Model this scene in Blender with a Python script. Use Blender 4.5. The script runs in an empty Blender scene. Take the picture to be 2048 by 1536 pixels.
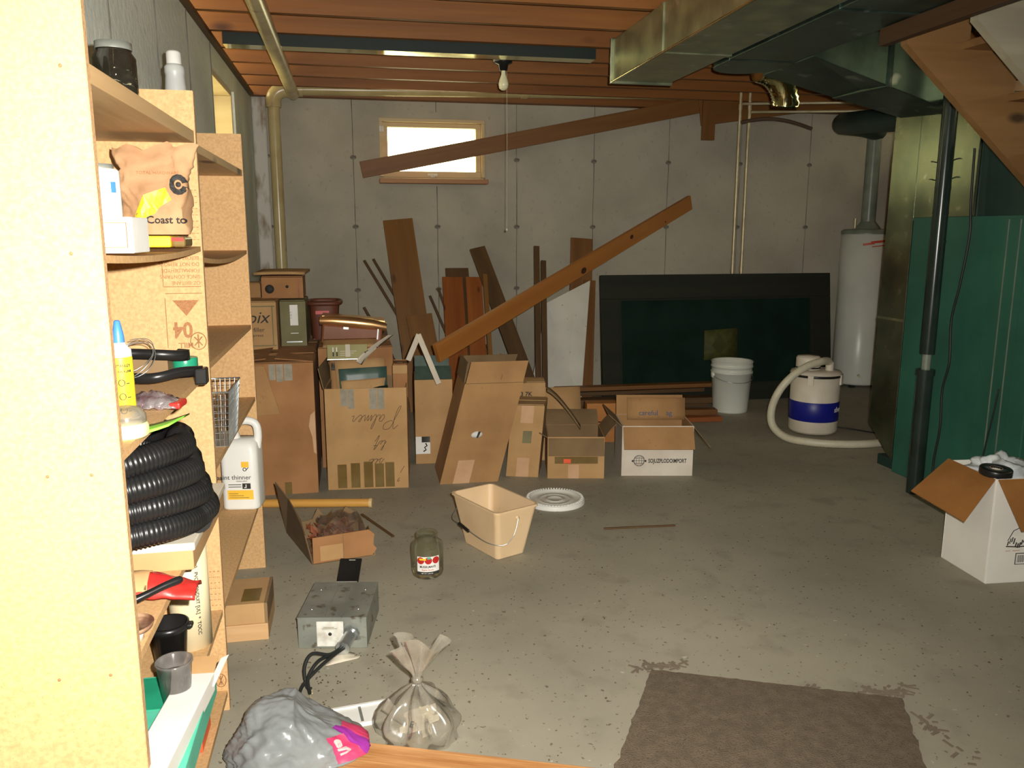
import bpy, bmesh, math, random
from mathutils import Vector, Matrix, Euler, noise
PI = math.pi
random.seed(7)
scene = bpy.context.scene
COL = scene.collection

# ------------------------------------------------------------------ camera
cam_d = bpy.data.cameras.new('camera'); cam = bpy.data.objects.new('camera', cam_d); COL.objects.link(cam)
cam.location = (0, 0, 1.35)
cam.rotation_euler = (math.radians(90 - 10.6), 0, math.radians(-11.1))
cam_d.sensor_width = 36.0; cam_d.lens = 1620.0 / 2048.0 * 36.0; cam_d.clip_start = 0.02
scene.camera = cam

# ------------------------------------------------------------------ daylight outside the windows
world = bpy.data.worlds.new('world'); scene.world = world; world.use_nodes = True
bg = world.node_tree.nodes['Background']
bg.inputs[0].default_value = (1.0, 0.90, 0.52, 1); bg.inputs[1].default_value = 9.0

# ------------------------------------------------------------------ the camera's own flash, just right of and above the lens
fl = bpy.data.lights.new('camera_flash', 'SPOT'); flash = bpy.data.objects.new('camera_flash', fl); COL.objects.link(flash)
fl.energy = 500.0; fl.color = (1.0, 0.955, 0.875); fl.shadow_soft_size = 0.012
fl.spot_size = math.radians(122); fl.spot_blend = 1.0
flash.location = (0.055, 0.02, 1.395)
flash.rotation_euler = (math.radians(90 - 9), 0, math.radians(-4))

# ------------------------------------------------------------------ view
vs = scene.view_settings
vs.view_transform = 'Standard'; vs.look = 'None'; vs.exposure = 0.0; vs.gamma = 1.0; vs.use_curve_mapping = False

# ================================================================== helpers
def lin(c):
    c /= 255.0
    return c / 12.92 if c <= 0.04045 else ((c + 0.055) / 1.055) ** 2.4
def S(r, g, b): return (lin(r), lin(g), lin(b))

class MB:
    def __init__(s): s.v = []; s.f = []; s.s = []
    def add(s, vs, fs, smooth=False):
        n = len(s.v); s.v += [tuple(v) for v in vs]
        for f in fs: s.f.append(tuple(i + n for i in f)); s.s.append(smooth)
        return s
    def hexa(s, p):
        return s.add(p, [(0,3,2,1),(4,5,6,7),(0,1,5,4),(1,2,6,5),(2,3,7,6),(3,0,4,7)])
    def box(s, x0, x1, y0, y1, z0, z1):
        return s.hexa([(x0,y0,z0),(x1,y0,z0),(x1,y1,z0),(x0,y1,z0),(x0,y0,z1),(x1,y0,z1),(x1,y1,z1),(x0,y1,z1)])
    def obox(s, c, hx, hy, hz):
        c = Vector(c); hx = Vector(hx); hy = Vector(hy); hz = Vector(hz)
        return s.hexa([c-hx-hy-hz, c+hx-hy-hz, c+hx+hy-hz, c-hx+hy-hz, c-hx-hy+hz, c+hx-hy+hz, c+hx+hy+hz, c-hx+hy+hz])
    def prism(s, poly, fn, t0, t1):
        n = len(poly); vs = [fn(a, b, t0) for a, b in poly] + [fn(a, b, t1) for a, b in poly]
        fs = [tuple(range(n)), tuple(range(2*n-1, n-1, -1))] + [(i, (i+1) % n, n+(i+1) % n, n+i) for i in range(n)]
        return s.add(vs, fs)
    def tube(s, pts, r, n=10, closed=False, cap=True, smooth=True):
        pts = [Vector(p) for p in pts]; m = len(pts)
        rs = r if isinstance(r, (list, tuple)) else [r]*m
        T = []
        for i in range(m):
            a = pts[(i-1) % m] if (closed or i > 0) else pts[i]
            b = pts[(i+1) % m] if (closed or i < m-1) else pts[i]
            d = b - a; T.append(d.normalized() if d.length > 1e-9 else Vector((0,0,1)))
        up = Vector((0,0,1)) if abs(T[0].z) < 0.9 else Vector((1,0,0))
        u = (up - T[0]*up.dot(T[0])).normalized(); vs = []
        for i in range(m):
            u = u - T[i]*u.dot(T[i])
            u = u.normalized() if u.length > 1e-6 else T[i].orthogonal().normalized()
            w = T[i].cross(u)
            for k in range(n):
                a = 2*PI*k/n; vs.append(pts[i] + (u*math.cos(a) + w*math.sin(a))*rs[i])
        fs = []
        for i in range(m if closed else m-1):
            j = (i+1) % m
            for k in range(n): fs.append((i*n+k, i*n+(k+1) % n, j*n+(k+1) % n, j*n+k))
        s.add(vs, fs, smooth)
        if cap and not closed:
            s.add(vs[:n], [tuple(range(n-1, -1, -1))]); s.add(vs[-n:], [tuple(range(n))])
        return s
    def lathe(s, prof, n=32, c=(0,0,0), smooth=True, a0=0.0, a1=2*PI):
        full = abs(a1 - a0 - 2*PI) < 1e-6; k = n if full else n+1; vs = []; fs = []
        for r, z in prof:
            for i in range(k):
                a = a0 + (a1-a0)*i/n; vs.append((c[0]+r*math.cos(a), c[1]+r*math.sin(a), c[2]+z))
        for j in range(len(prof)-1):
            for i in range(n):
                i2 = (i+1) % k
                fs.append((j*k+i, j*k+i2, (j+1)*k+i2, (j+1)*k+i))
        return s.add(vs, fs, smooth)
    def grid(s, nu, nv, fn, smooth=True, closed_u=False):
        vs = [fn(i/nu, j/nv) for j in range(nv+1) for i in range(nu + (0 if closed_u else 1))]
        k = nu if closed_u else nu+1
        fs = [(j*k+i, j*k+(i+1) % k, (j+1)*k+(i+1) % k, (j+1)*k+i) for j in range(nv) for i in range(nu)]
        return s.add(vs, fs, smooth)
    def slab(s, nu, nv, fn, off, smooth=True):
        """a sheet fn(u,v) with thickness along vector off"""
        o = Vector(off); n = (nu+1)*(nv+1); k = nu+1
        a = [Vector(fn(i/nu, j/nv)) for j in range(nv+1) for i in range(nu+1)]
        vs = a + [p + o for p in a]; fs = []
        for j in range(nv):
            for i in range(nu):
                q = (j*k+i, j*k+i+1, (j+1)*k+i+1, (j+1)*k+i); fs.append(q); fs.append(tuple(n+x for x in reversed(q)))
        ring = [i for i in range(k)] + [j*k+nu for j in range(1, nv+1)] + [nv*k+i for i in range(nu-1, -1, -1)] + [j*k for j in range(nv-1, 0, -1)]
        for i in range(len(ring)):
            p, q = ring[i], ring[(i+1) % len(ring)]; fs.append((q, p, p+n, q+n))
        return s.add(vs, fs, smooth)
    def xf(s, m): s.v = [tuple(m @ Vector(v)) for v in s.v]; return s
    def shift(s, d): s.v = [(v[0]+d[0], v[1]+d[1], v[2]+d[2]) for v in s.v]; return s

def mesh_of(name, mb, mat):
    me = bpy.data.meshes.new(name); me.from_pydata(mb.v, [], mb.f)
    bm = bmesh.new(); bm.from_mesh(me)
    bm.faces.ensure_lookup_table()
    for i, f in enumerate(bm.faces):
        if i < len(mb.s): f.smooth = mb.s[i]
    bmesh.ops.recalc_face_normals(bm, faces=bm.faces); bm.to_mesh(me); bm.free()
    if mat: me.materials.append(mat)
    return me

def obj(name, mb, mat, parent=None, world=False, bevel=0.0, loc=None, rot=None, label=None):
    if world and parent is not None:
        l = parent.location; mb.shift((-l.x, -l.y, -l.z))
    o = bpy.data.objects.new(name, mesh_of(name, mb, mat)); COL.objects.link(o)
    if parent is not None: o.parent = parent
    if loc is not None: o.location = loc
    if rot is not None: o.rotation_euler = rot
    if bevel > 0:
        b = o.modifiers.new('bevel', 'BEVEL'); b.width = bevel; b.segments = 2; b.limit_method = 'ANGLE'; b.angle_limit = math.radians(50)
    if label: o['label'] = label
    return o
def tag(o, label, cat, group=None):
    o['label'] = label; o['category'] = cat
    if group: o['group'] = group
    return o
def thing(name, label, cat, loc=(0,0,0), rot=(0,0,0), group=None):
    o = bpy.data.objects.new(name, None); COL.objects.link(o)
    o.location = loc; o.rotation_euler = rot; o.empty_display_size = 0.05
    return tag(o, label, cat, group)
def struct(name, mb, mat, label=None):
    o = obj(name, mb, mat); o['kind'] = 'structure'
    if label: o['label'] = label
    return o
def text(name, st, size, mat, parent, loc, rot=(PI/2,0,0), sx=1.0, shear=0.0, bold=0.0, align='LEFT', ext=0.0004):
    cu = bpy.data.curves.new('txt', 'FONT'); cu.body = st; cu.size = size; cu.shear = shear; cu.offset = bold*size
    cu.extrude = ext; cu.align_x = align; cu.resolution_u = 3
    t = bpy.data.objects.new('txt', cu); COL.objects.link(t)
    bpy.context.view_layer.update()
    me = bpy.data.meshes.new_from_object(t.evaluated_get(bpy.context.evaluated_depsgraph_get()))
    bpy.data.objects.remove(t); me.name = name
    for v in me.vertices: v.co.x *= sx
    me.materials.clear(); me.materials.append(mat)
    o = bpy.data.objects.new(name, me); COL.objects.link(o); o.parent = parent; o.location = loc; o.rotation_euler = rot
    return o

# ================================================================== materials
def M(name, col, rough=0.6, metal=0.0, col2=None, scale=6.0, stretch=(1,1,1), lo=0.35, hi=0.65, spots=None, sscale=60.0, sthr=0.62, swid=0.06,
      bump=0.0, bscale=60.0, spec=0.5, trans=0.0, alpha=1.0, ior=1.45, detail=4.0, dist=0.0, rvar=0.0, emit=0.0, rnd=False):
    m = bpy.data.materials.new(name); m.use_nodes = True; nt = m.node_tree; N = nt.nodes; L = nt.links
    b = N['Principled BSDF']; b.inputs['Roughness'].default_value = rough; b.inputs['Metallic'].default_value = metal
    b.inputs['Specular IOR Level'].default_value = spec; b.inputs['IOR'].default_value = ior
    b.inputs['Transmission Weight'].default_value = trans; b.inputs['Alpha'].default_value = alpha
    if col2 is None: col2 = tuple(c*0.82 for c in col)
    tc = N.new('ShaderNodeTexCoord'); mp = N.new('ShaderNodeMapping'); mp.inputs['Scale'].default_value = stretch
    if rnd:
        oi = N.new('ShaderNodeObjectInfo'); cb = N.new('ShaderNodeCombineXYZ'); mu = N.new('ShaderNodeMath'); mu.operation = 'MULTIPLY'; mu.inputs[1].default_value = 37.0
        L.new(oi.outputs['Random'], mu.inputs[0])
        for k_ in range(3): L.new(mu.outputs[0], cb.inputs[k_])
        L.new(cb.outputs[0], mp.inputs['Location'])
    L.new(tc.outputs['Object'], mp.inputs['Vector'])
    nz = N.new('ShaderNodeTexNoise'); nz.inputs['Scale'].default_value = scale; nz.inputs['Detail'].default_value = detail; nz.inputs['Distortion'].default_value = dist
    L.new(mp.outputs[0], nz.inputs['Vector'])
    rp = N.new('ShaderNodeValToRGB'); rp.color_ramp.elements[0].position = lo; rp.color_ramp.elements[1].position = hi
    rp.color_ramp.elements[0].color = (*col2, 1); rp.color_ramp.elements[1].color = (*col, 1)
    L.new(nz.outputs['Fac'], rp.inputs['Fac']); out = rp.outputs['Color']
    if spots:
        n2 = N.new('ShaderNodeTexNoise'); n2.inputs['Scale'].default_value = sscale; n2.inputs['Detail'].default_value = 2.0
        L.new(tc.outputs['Object'], n2.inputs['Vector'])
        r2 = N.new('ShaderNodeValToRGB'); r2.color_ramp.elements[0].position = sthr; r2.color_ramp.elements[1].position = sthr + swid
        L.new(n2.outputs['Fac'], r2.inputs['Fac'])
        mx = N.new('ShaderNodeMix'); mx.data_type = 'RGBA'; mx.inputs[7].default_value = (*spots, 1)
        L.new(r2.outputs['Color'], mx.inputs[0]); L.new(out, mx.inputs[6]); out = mx.outputs[2]
    L.new(out, b.inputs['Base Color'])
    if rvar > 0:
        mr = N.new('ShaderNodeMapRange'); mr.inputs['To Min'].default_value = max(0.02, rough-rvar); mr.inputs['To Max'].default_value = min(1, rough+rvar)
        L.new(nz.outputs['Fac'], mr.inputs['Value']); L.new(mr.outputs[0], b.inputs['Roughness'])
    if bump > 0:
        n3 = N.new('ShaderNodeTexNoise'); n3.inputs['Scale'].default_value = bscale; n3.inputs['Detail'].default_value = 3.0
        L.new(mp.outputs[0], n3.inputs['Vector'])
        bp = N.new('ShaderNodeBump'); bp.inputs['Strength'].default_value = bump; bp.inputs['Distance'].default_value = 0.01
        L.new(n3.outputs['Fac'], bp.inputs['Height']); L.new(bp.outputs['Normal'], b.inputs['Normal'])
    if emit > 0:
        b.inputs['Emission Color'].default_value = (*col, 1); b.inputs['Emission Strength'].default_value = emit
    return m

def wood(name, col, col2, knot=None, rough=0.55, axis=0, g=14.0, kscale=2.2):
    """grain runs along the local axis; knots are sparse ellipses"""
    st = [g, g, g]; st[axis] = g*0.06
    m = M(name, col, rough, col2=col2, scale=1.0, stretch=tuple(st), lo=0.30, hi=0.70, bump=0.15, bscale=3.0, dist=0.6, detail=6, rnd=True)
    if knot:
        nt = m.node_tree; N = nt.nodes; L = nt.links; b = N['Principled BSDF']
        src = b.inputs['Base Color'].links[0].from_socket
        tc = N.new('ShaderNodeTexCoord'); mp = N.new('ShaderNodeMapping'); ks = [kscale*2.2]*3; ks[axis] = kscale; mp.inputs['Scale'].default_value = ks
        oi = N.new('ShaderNodeObjectInfo'); cb = N.new('ShaderNodeCombineXYZ'); mu = N.new('ShaderNodeMath'); mu.operation = 'MULTIPLY'; mu.inputs[1].default_value = 53.0
        L.new(oi.outputs['Random'], mu.inputs[0]); L.new(mu.outputs[0], cb.inputs[0]); L.new(mu.outputs[0], cb.inputs[1]); L.new(cb.outputs[0], mp.inputs['Location'])
        L.new(tc.outputs['Object'], mp.inputs['Vector'])
        vo = N.new('ShaderNodeTexVoronoi'); vo.inputs['Scale'].default_value = 1.0; L.new(mp.outputs[0], vo.inputs['Vector'])
        rp = N.new('ShaderNodeValToRGB'); rp.color_ramp.elements[0].position = 0.05; rp.color_ramp.elements[0].color = (1,1,1,1)
        rp.color_ramp.elements[1].position = 0.12; rp.color_ramp.elements[1].color = (0,0,0,1)
        L.new(vo.outputs['Distance'], rp.inputs['Fac'])
        mx = N.new('ShaderNodeMix'); mx.data_type = 'RGBA'; mx.inputs[7].default_value = (*knot, 1)
        L.new(rp.outputs['Color'], mx.inputs[0]); L.new(src, mx.inputs[6]); L.new(mx.outputs[2], b.inputs['Base Color'])
    return m

def thin_glass(name, tint, gloss=0.10, rough=0.02, body=None, bodyfac=0.0, fres=0.55):
    """thin pane or film: sees through, mirrors a little, optional milky body"""
    m = bpy.data.materials.new(name); m.use_nodes = True; nt = m.node_tree; N = nt.nodes; L = nt.links
    N.remove(N['Principled BSDF']); out = N['Material Output']
    tr = N.new('ShaderNodeBsdfTransparent'); tr.inputs[0].default_value = (*tint, 1)
    gl = N.new('ShaderNodeBsdfGlossy'); gl.inputs['Roughness'].default_value = rough
    fr = N.new('ShaderNodeLayerWeight'); fr.inputs['Blend'].default_value = 0.25
    ad = N.new('ShaderNodeMath'); ad.operation = 'MULTIPLY_ADD'; ad.inputs[1].default_value = fres; ad.inputs[2].default_value = gloss
    L.new(fr.outputs['Fresnel'], ad.inputs[0])
    base = tr.outputs[0]
    if body:
        df = N.new('ShaderNodeBsdfDiffuse'); df.inputs[0].default_value = (*body, 1)
        tl = N.new('ShaderNodeBsdfTranslucent'); tl.inputs[0].default_value = (*body, 1)
        am = N.new('ShaderNodeMixShader'); am.inputs[0].default_value = 0.4; L.new(df.outputs[0], am.inputs[1]); L.new(tl.outputs[0], am.inputs[2])
        nz = N.new('ShaderNodeTexNoise'); nz.inputs['Scale'].default_value = 18.0
        tc = N.new('ShaderNodeTexCoord'); L.new(tc.outputs['Object'], nz.inputs['Vector'])
        mr = N.new('ShaderNodeMapRange'); mr.inputs['From Min'].default_value = 0.3; mr.inputs['From Max'].default_value = 0.7
        mr.inputs['To Min'].default_value = bodyfac*0.5; mr.inputs['To Max'].default_value = min(1.0, bodyfac*1.5); L.new(nz.outputs['Fac'], mr.inputs['Value'])
        mm = N.new('ShaderNodeMixShader'); L.new(mr.outputs[0], mm.inputs[0]); L.new(tr.outputs[0], mm.inputs[1]); L.new(am.outputs[0], mm.inputs[2]); base = mm.outputs[0]
    mx = N.new('ShaderNodeMixShader'); L.new(ad.outputs[0], mx.inputs[0]); L.new(base, mx.inputs[1]); L.new(gl.outputs[0], mx.inputs[2])
    L.new(mx.outputs[0], out.inputs['Surface'])
    return m

T = {}
T['concrete_wall'] = M('concrete_wall', (0.47,0.435,0.345), 0.9, col2=(0.37,0.345,0.275), scale=2.2, detail=9, spots=(0.28,0.26,0.205), sscale=26, sthr=0.64, swid=0.25, bump=0.25, bscale=30)
T['concrete_left'] = M('concrete_left', (0.80,0.84,0.75), 0.9, col2=(0.66,0.71,0.64), scale=2.5, detail=8, spots=(0.58,0.58,0.48), sscale=20, sthr=0.62, swid=0.2, bump=0.25, bscale=30)
T['rib'] = M('rib', (0.24,0.225,0.19), 0.95, col2=(0.13,0.125,0.11), scale=9)
T['tie'] = M('tie', (0.26,0.24,0.20), 0.95, col2=(0.12,0.11,0.095), scale=40)
T['joist'] = wood('joist_wood', (0.27,0.103,0.020), (0.17,0.058,0.010), knot=(0.06,0.016,0.005), axis=0, g=10, kscale=1.5)
T['subfloor'] = wood('subfloor_wood', (0.26,0.11,0.032), (0.17,0.065,0.02), axis=1, g=8)
T['board_tan'] = wood('board_tan', (0.25,0.115,0.026), (0.18,0.078,0.017), knot=(0.09,0.04,0.015), axis=0, g=13, kscale=2.4)
T['board_orange'] = wood('board_orange', (0.46,0.185,0.040), (0.37,0.135,0.026), knot=(0.20,0.06,0.015), axis=0, g=11, kscale=2.0)
T['board_red'] = wood('board_red', (0.36,0.115,0.024), (0.25,0.068,0.014), knot=(0.10,0.02,0.01), axis=0, g=12, kscale=2.8)
T['board_dark'] = wood('board_dark', (0.125,0.066,0.024), (0.08,0.042,0.016), axis=0, g=14)
T['board_brace'] = wood('board_brace', (0.22,0.094,0.022), (0.155,0.062,0.013), axis=0, g=14)
T['plank'] = wood('plank', (0.62,0.33,0.13), (0.40,0.165,0.05), axis=0, g=60)
T['stair_wood'] = wood('stair_wood', (0.26,0.140,0.052), (0.185,0.092,0.032), knot=(0.05,0.028,0.012), axis=0, g=12, kscale=2.0)
T['stair_grey'] = wood('stair_grey', (0.36,0.33,0.24), (0.28,0.25,0.18), axis=0, g=12)
T['chip'] = M('particleboard', (0.64,0.40,0.185), 0.75, col2=(0.50,0.295,0.125), scale=120, lo=0.3, hi=0.7, spots=(0.42,0.25,0.10), sscale=240, sthr=0.66, bump=0.1, bscale=160)
T['chip_edge'] = M('particleboard_edge', (0.58,0.36,0.18), 0.8, col2=(0.42,0.25,0.11), scale=180, lo=0.3, hi=0.7, bump=0.2, bscale=220)
T['shelf_pine'] = wood('shelf_pine', (0.62,0.42,0.215), (0.50,0.31,0.14), knot=(0.10,0.05,0.03), axis=1, g=12, kscale=1.7)
T['stamp'] = M('stamp_ink', (0.27,0.115,0.045), 0.8, col2=(0.36,0.17,0.07), scale=300)
T['galv'] = M('galvanised', (0.54,0.57,0.38), 0.38, 0.97, col2=(0.36,0.41,0.29), scale=7, detail=6, spots=(0.62,0.62,0.52), sscale=9, sthr=0.62, swid=0.1, bump=0.05, bscale=9, rvar=0.12)
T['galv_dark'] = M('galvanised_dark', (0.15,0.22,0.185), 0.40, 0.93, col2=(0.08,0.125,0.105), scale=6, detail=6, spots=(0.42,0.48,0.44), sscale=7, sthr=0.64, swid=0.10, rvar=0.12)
T['galv_bright'] = M('galvanised_bright', (0.80,0.74,0.40), 0.10, 1.0, col2=(0.7,0.66,0.36), scale=5)
T['galv_plenum'] = M('galvanised_plenum', (0.26,0.29,0.20), 0.26, 0.95, col2=(0.14,0.17,0.12), scale=5, detail=6, spots=(0.42,0.43,0.34), sscale=10, sthr=0.66, swid=0.1, bump=0.05, bscale=5, rvar=0.08)
T['low_bounce_concrete'] = M('low_bounce_wall', (0.13,0.12,0.10), 0.95, col2=(0.09,0.085,0.07), scale=3)  # for the unseen walls, coloured dark to cut bounced light in the room
T['green'] = M('furnace_green', (0.030,0.135,0.092), 0.42, 0.0, col2=(0.022,0.10,0.070), scale=3, detail=5, rvar=0.08)
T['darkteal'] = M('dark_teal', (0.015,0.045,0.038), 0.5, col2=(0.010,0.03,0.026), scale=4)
T['blackpipe'] = M('black_pipe', (0.020,0.034,0.028), 0.22, col2=(0.013,0.022,0.018), scale=6, rvar=0.06)
T['greypipe'] = M('grey_pipe', (0.21,0.24,0.19), 0.35, col2=(0.15,0.175,0.14), scale=8)
T['pvc'] = M('pvc', (0.56,0.47,0.24), 0.25, col2=(0.42,0.33,0.15), scale=4, spots=(0.22,0.11,0.04), sscale=7, sthr=0.66, swid=0.12)
T['copper'] = M('copper', (0.60,0.52,0.34), 0.35, 0.3, col2=(0.46,0.38,0.22), scale=12)
T['white_enamel'] = M('white_enamel', (0.72,0.74,0.66), 0.30, col2=(0.64,0.66,0.59), scale=3)
T['white_plastic'] = M('white_plastic', (0.78,0.78,0.74), 0.4, col2=(0.70,0.70,0.66), scale=5)
T['white_paint'] = M('white_paint', (0.72,0.71,0.64), 0.5, col2=(0.62,0.61,0.54), scale=4, spots=(0.35,0.3,0.2), sscale=40, sthr=0.72)
T['cream_plastic'] = M('cream_plastic', (0.74,0.545,0.33), 0.45, col2=(0.66,0.47,0.27), scale=4, spots=(0.4,0.28,0.14), sscale=50, sthr=0.74)
T['cream_vac'] = M('cream_vac', (0.70,0.64,0.52), 0.42, col2=(0.62,0.56,0.45), scale=6)
T['blue'] = M('vac_blue', (0.010,0.016,0.26), 0.4, col2=(0.008,0.012,0.20), scale=4)
T['red'] = M('red', (0.55,0.030,0.022), 0.35, col2=(0.45,0.02,0.02), scale=10)
T['orange_red'] = M('orange_red', (0.95,0.13,0.05), 0.4)
T['redlogo'] = M('red_logo', (0.55,0.07,0.03), 0.5)
T['yellow'] = M('yellow', (0.95,0.66,0.03), 0.45, col2=(0.88,0.56,0.02), scale=8)
T['gold'] = M('gold_label', (0.90,0.55,0.06), 0.5, col2=(0.82,0.46,0.04), scale=8)
T['bluecap'] = M('blue_cap', (0.06,0.22,0.75), 0.35)
T['green_tape'] = M('green_tape', (0.02,0.30,0.17), 0.3, col2=(0.015,0.22,0.12), scale=12)
T['lime'] = M('lime', (0.28,0.72,0.08), 0.45, col2=(0.2,0.6,0.05), scale=12)
T['jade'] = M('jade_card', (0.10,0.52,0.36), 0.5, col2=(0.07,0.40,0.27), scale=9)
T['black'] = M('black_plastic', (0.014,0.014,0.014), 0.32, col2=(0.009,0.009,0.009), scale=10)
T['blackrub'] = M('black_rubber', (0.018,0.020,0.019), 0.45)
T['ink'] = M('ink', (0.03,0.028,0.025), 0.7)
T['pen'] = M('pen_ink', (0.09,0.06,0.04), 0.7)
T['blueink'] = M('blue_ink', (0.05,0.11,0.22), 0.7)
T['white_ink'] = M('white_ink', (0.85,0.85,0.8), 0.6)
T['purple'] = M('purple_print', (0.30,0.03,0.30), 0.4)
T['magenta'] = M('magenta_print', (0.62,0.05,0.14), 0.4)
T['card'] = M('cardboard', (0.42,0.235,0.095), 0.85, col2=(0.33,0.178,0.070), scale=5, detail=6, spots=(0.31,0.17,0.07), sscale=35, sthr=0.66, swid=0.15, bump=0.08, bscale=40)
T['card_light'] = M('cardboard_light', (0.50,0.305,0.135), 0.85, col2=(0.41,0.24,0.10), scale=5, detail=6, spots=(0.38,0.22,0.10), sscale=35, sthr=0.68, swid=0.15, bump=0.08, bscale=40)
T['card_red'] = M('cardboard_red', (0.40,0.20,0.08), 0.85, col2=(0.31,0.145,0.055), scale=5, detail=6, bump=0.08, bscale=40)
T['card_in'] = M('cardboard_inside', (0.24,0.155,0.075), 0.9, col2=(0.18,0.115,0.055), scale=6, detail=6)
T['card_orange'] = M('cardboard_orange', (0.30,0.128,0.030), 0.85, col2=(0.24,0.10,0.022), scale=6, detail=6, bump=0.06, bscale=60)
T['card_white'] = M('cardboard_white', (0.70,0.64,0.55), 0.7, col2=(0.60,0.53,0.43), scale=6, detail=6)
T['card_white2'] = M('cardboard_white_clean', (0.80,0.78,0.72), 0.6, col2=(0.74,0.72,0.66), scale=6)
T['card_olive'] = M('cardboard_olive', (0.22,0.20,0.10), 0.8, col2=(0.16,0.145,0.07), scale=6)
T['kraft'] = M('kraft_paper', (0.47,0.275,0.14), 0.8, col2=(0.35,0.19,0.09), scale=14, detail=6, bump=0.3, bscale=18)
T['tape'] = M('packing_tape', (0.20,0.135,0.045), 0.25, col2=(0.16,0.10,0.03), scale=12)
T['tape_clear'] = M('clear_tape', (0.36,0.33,0.26), 0.18, col2=(0.28,0.26,0.20), scale=25, bump=0.2, bscale=60)
T['tape_pale'] = M('paper_tape', (0.60,0.37,0.21), 0.6, col2=(0.54,0.32,0.17), scale=10)
T['paper'] = M('paper', (0.66,0.60,0.48), 0.8, col2=(0.58,0.52,0.41), scale=9)
T['paper_white'] = M('paper_white', (0.82,0.81,0.77), 0.7, col2=(0.76,0.75,0.70), scale=9)
T['metal_box'] = M('grey_sheet_metal', (0.30,0.31,0.27), 0.45, 0.35, col2=(0.20,0.215,0.19), scale=9, detail=8, spots=(0.12,0.105,0.075), sscale=32, sthr=0.58, swid=0.12, rvar=0.1)
T['alu'] = M('aluminium', (0.62,0.66,0.66), 0.28, 0.85, col2=(0.45,0.48,0.48), scale=14)
T['label_plate'] = M('label_plate', (0.72,0.72,0.66), 0.5, col2=(0.5,0.47,0.4), scale=30)
T['teal_card'] = M('teal_card', (0.045,0.095,0.085), 0.4, col2=(0.09,0.13,0.10), scale=12)
T['brown_case'] = M('brown_case', (0.26,0.10,0.045), 0.25, col2=(0.20,0.07,0.03), scale=7)
T['copper_shine'] = M('copper_sheet', (0.90,0.58,0.28), 0.30, 0.9, col2=(0.75,0.42,0.18), scale=5)
T['red_basket'] = M('red_basket', (0.15,0.045,0.022), 0.5, col2=(0.11,0.035,0.018), scale=12)
T['gold_box'] = M('gold_box', (0.30,0.27,0.08), 0.5, col2=(0.24,0.21,0.06), scale=10)
T['door_dark'] = wood('door_dark', (0.017,0.019,0.011), (0.011,0.013,0.008), axis=0, g=10, rough=0.8)
T['door_green'] = M('door_panel', (0.006,0.022,0.014), 0.8, col2=(0.004,0.014,0.009), scale=4, spec=0.2)
T['olive_paper'] = M('olive_paper', (0.075,0.078,0.014), 0.7, col2=(0.045,0.05,0.012), scale=24)
T['frame'] = wood('window_frame', (0.62,0.50,0.29), (0.52,0.39,0.20), axis=0, g=10)
T['sill'] = wood('window_sill', (0.44,0.22,0.09), (0.34,0.155,0.06), axis=0, g=12)
T['glass'] = thin_glass('window_glass', (0.97,0.98,0.95), 0.03)
T['glass_dark'] = thin_glass('smoked_glass', (0.55,0.55,0.48), 0.07, 0.03, body=(0.10,0.09,0.07), bodyfac=0.22)
T['glass_jar'] = thin_glass('jar_glass', (0.93,0.94,0.87), 0.05, 0.02, body=(0.36,0.36,0.26), bodyfac=0.08)
T['film'] = thin_glass('clear_film', (0.96,0.94,0.90), 0.07, 0.16, body=(0.6,0.5,0.42), bodyfac=0.08, fres=0.15)
T['film2'] = thin_glass('clear_bag_film', (0.90,0.88,0.82), 0.07, 0.14, body=(0.56,0.53,0.45), bodyfac=0.34)
T['cup'] = thin_glass('cup_plastic', (0.86,0.85,0.82), 0.06, 0.12, body=(0.45,0.42,0.40), bodyfac=0.35)
T['bulb'] = M('bulb_glass', (0.86,0.82,0.55), 0.22, col2=(0.8,0.75,0.48), scale=4)
T['greybag'] = M('grey_bag', (0.235,0.25,0.25), 0.26, col2=(0.185,0.20,0.20), scale=7, bump=0.55, bscale=13)
T['carpet'] = M('carpet', (0.175,0.135,0.095), 0.98, col2=(0.135,0.105,0.075), scale=30, detail=8, spots=(0.10,0.085,0.06), sscale=160, sthr=0.55, swid=0.15, bump=0.5, bscale=260, spec=0.1)
T['vac_hose'] = M('vac_hose', (0.62,0.58,0.44), 0.45, col2=(0.54,0.50,0.37), scale=14)
T['leaf'] = M('dry_leaf', (0.26,0.075,0.03), 0.6, col2=(0.14,0.04,0.015), scale=25)
T['pole'] = wood('pole_wood', (0.72,0.40,0.10), (0.60,0.30,0.06), axis=0, g=14, rough=0.35)
T['dowel_end'] = M('pole_end', (0.76,0.55,0.26), 0.6)
T['dirt'] = M('dirt', (0.10,0.07,0.045), 0.95)
T['hose_brown'] = M('drain_hose', (0.12,0.075,0.05), 0.5)  # the thin hose's own dull brown

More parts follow.
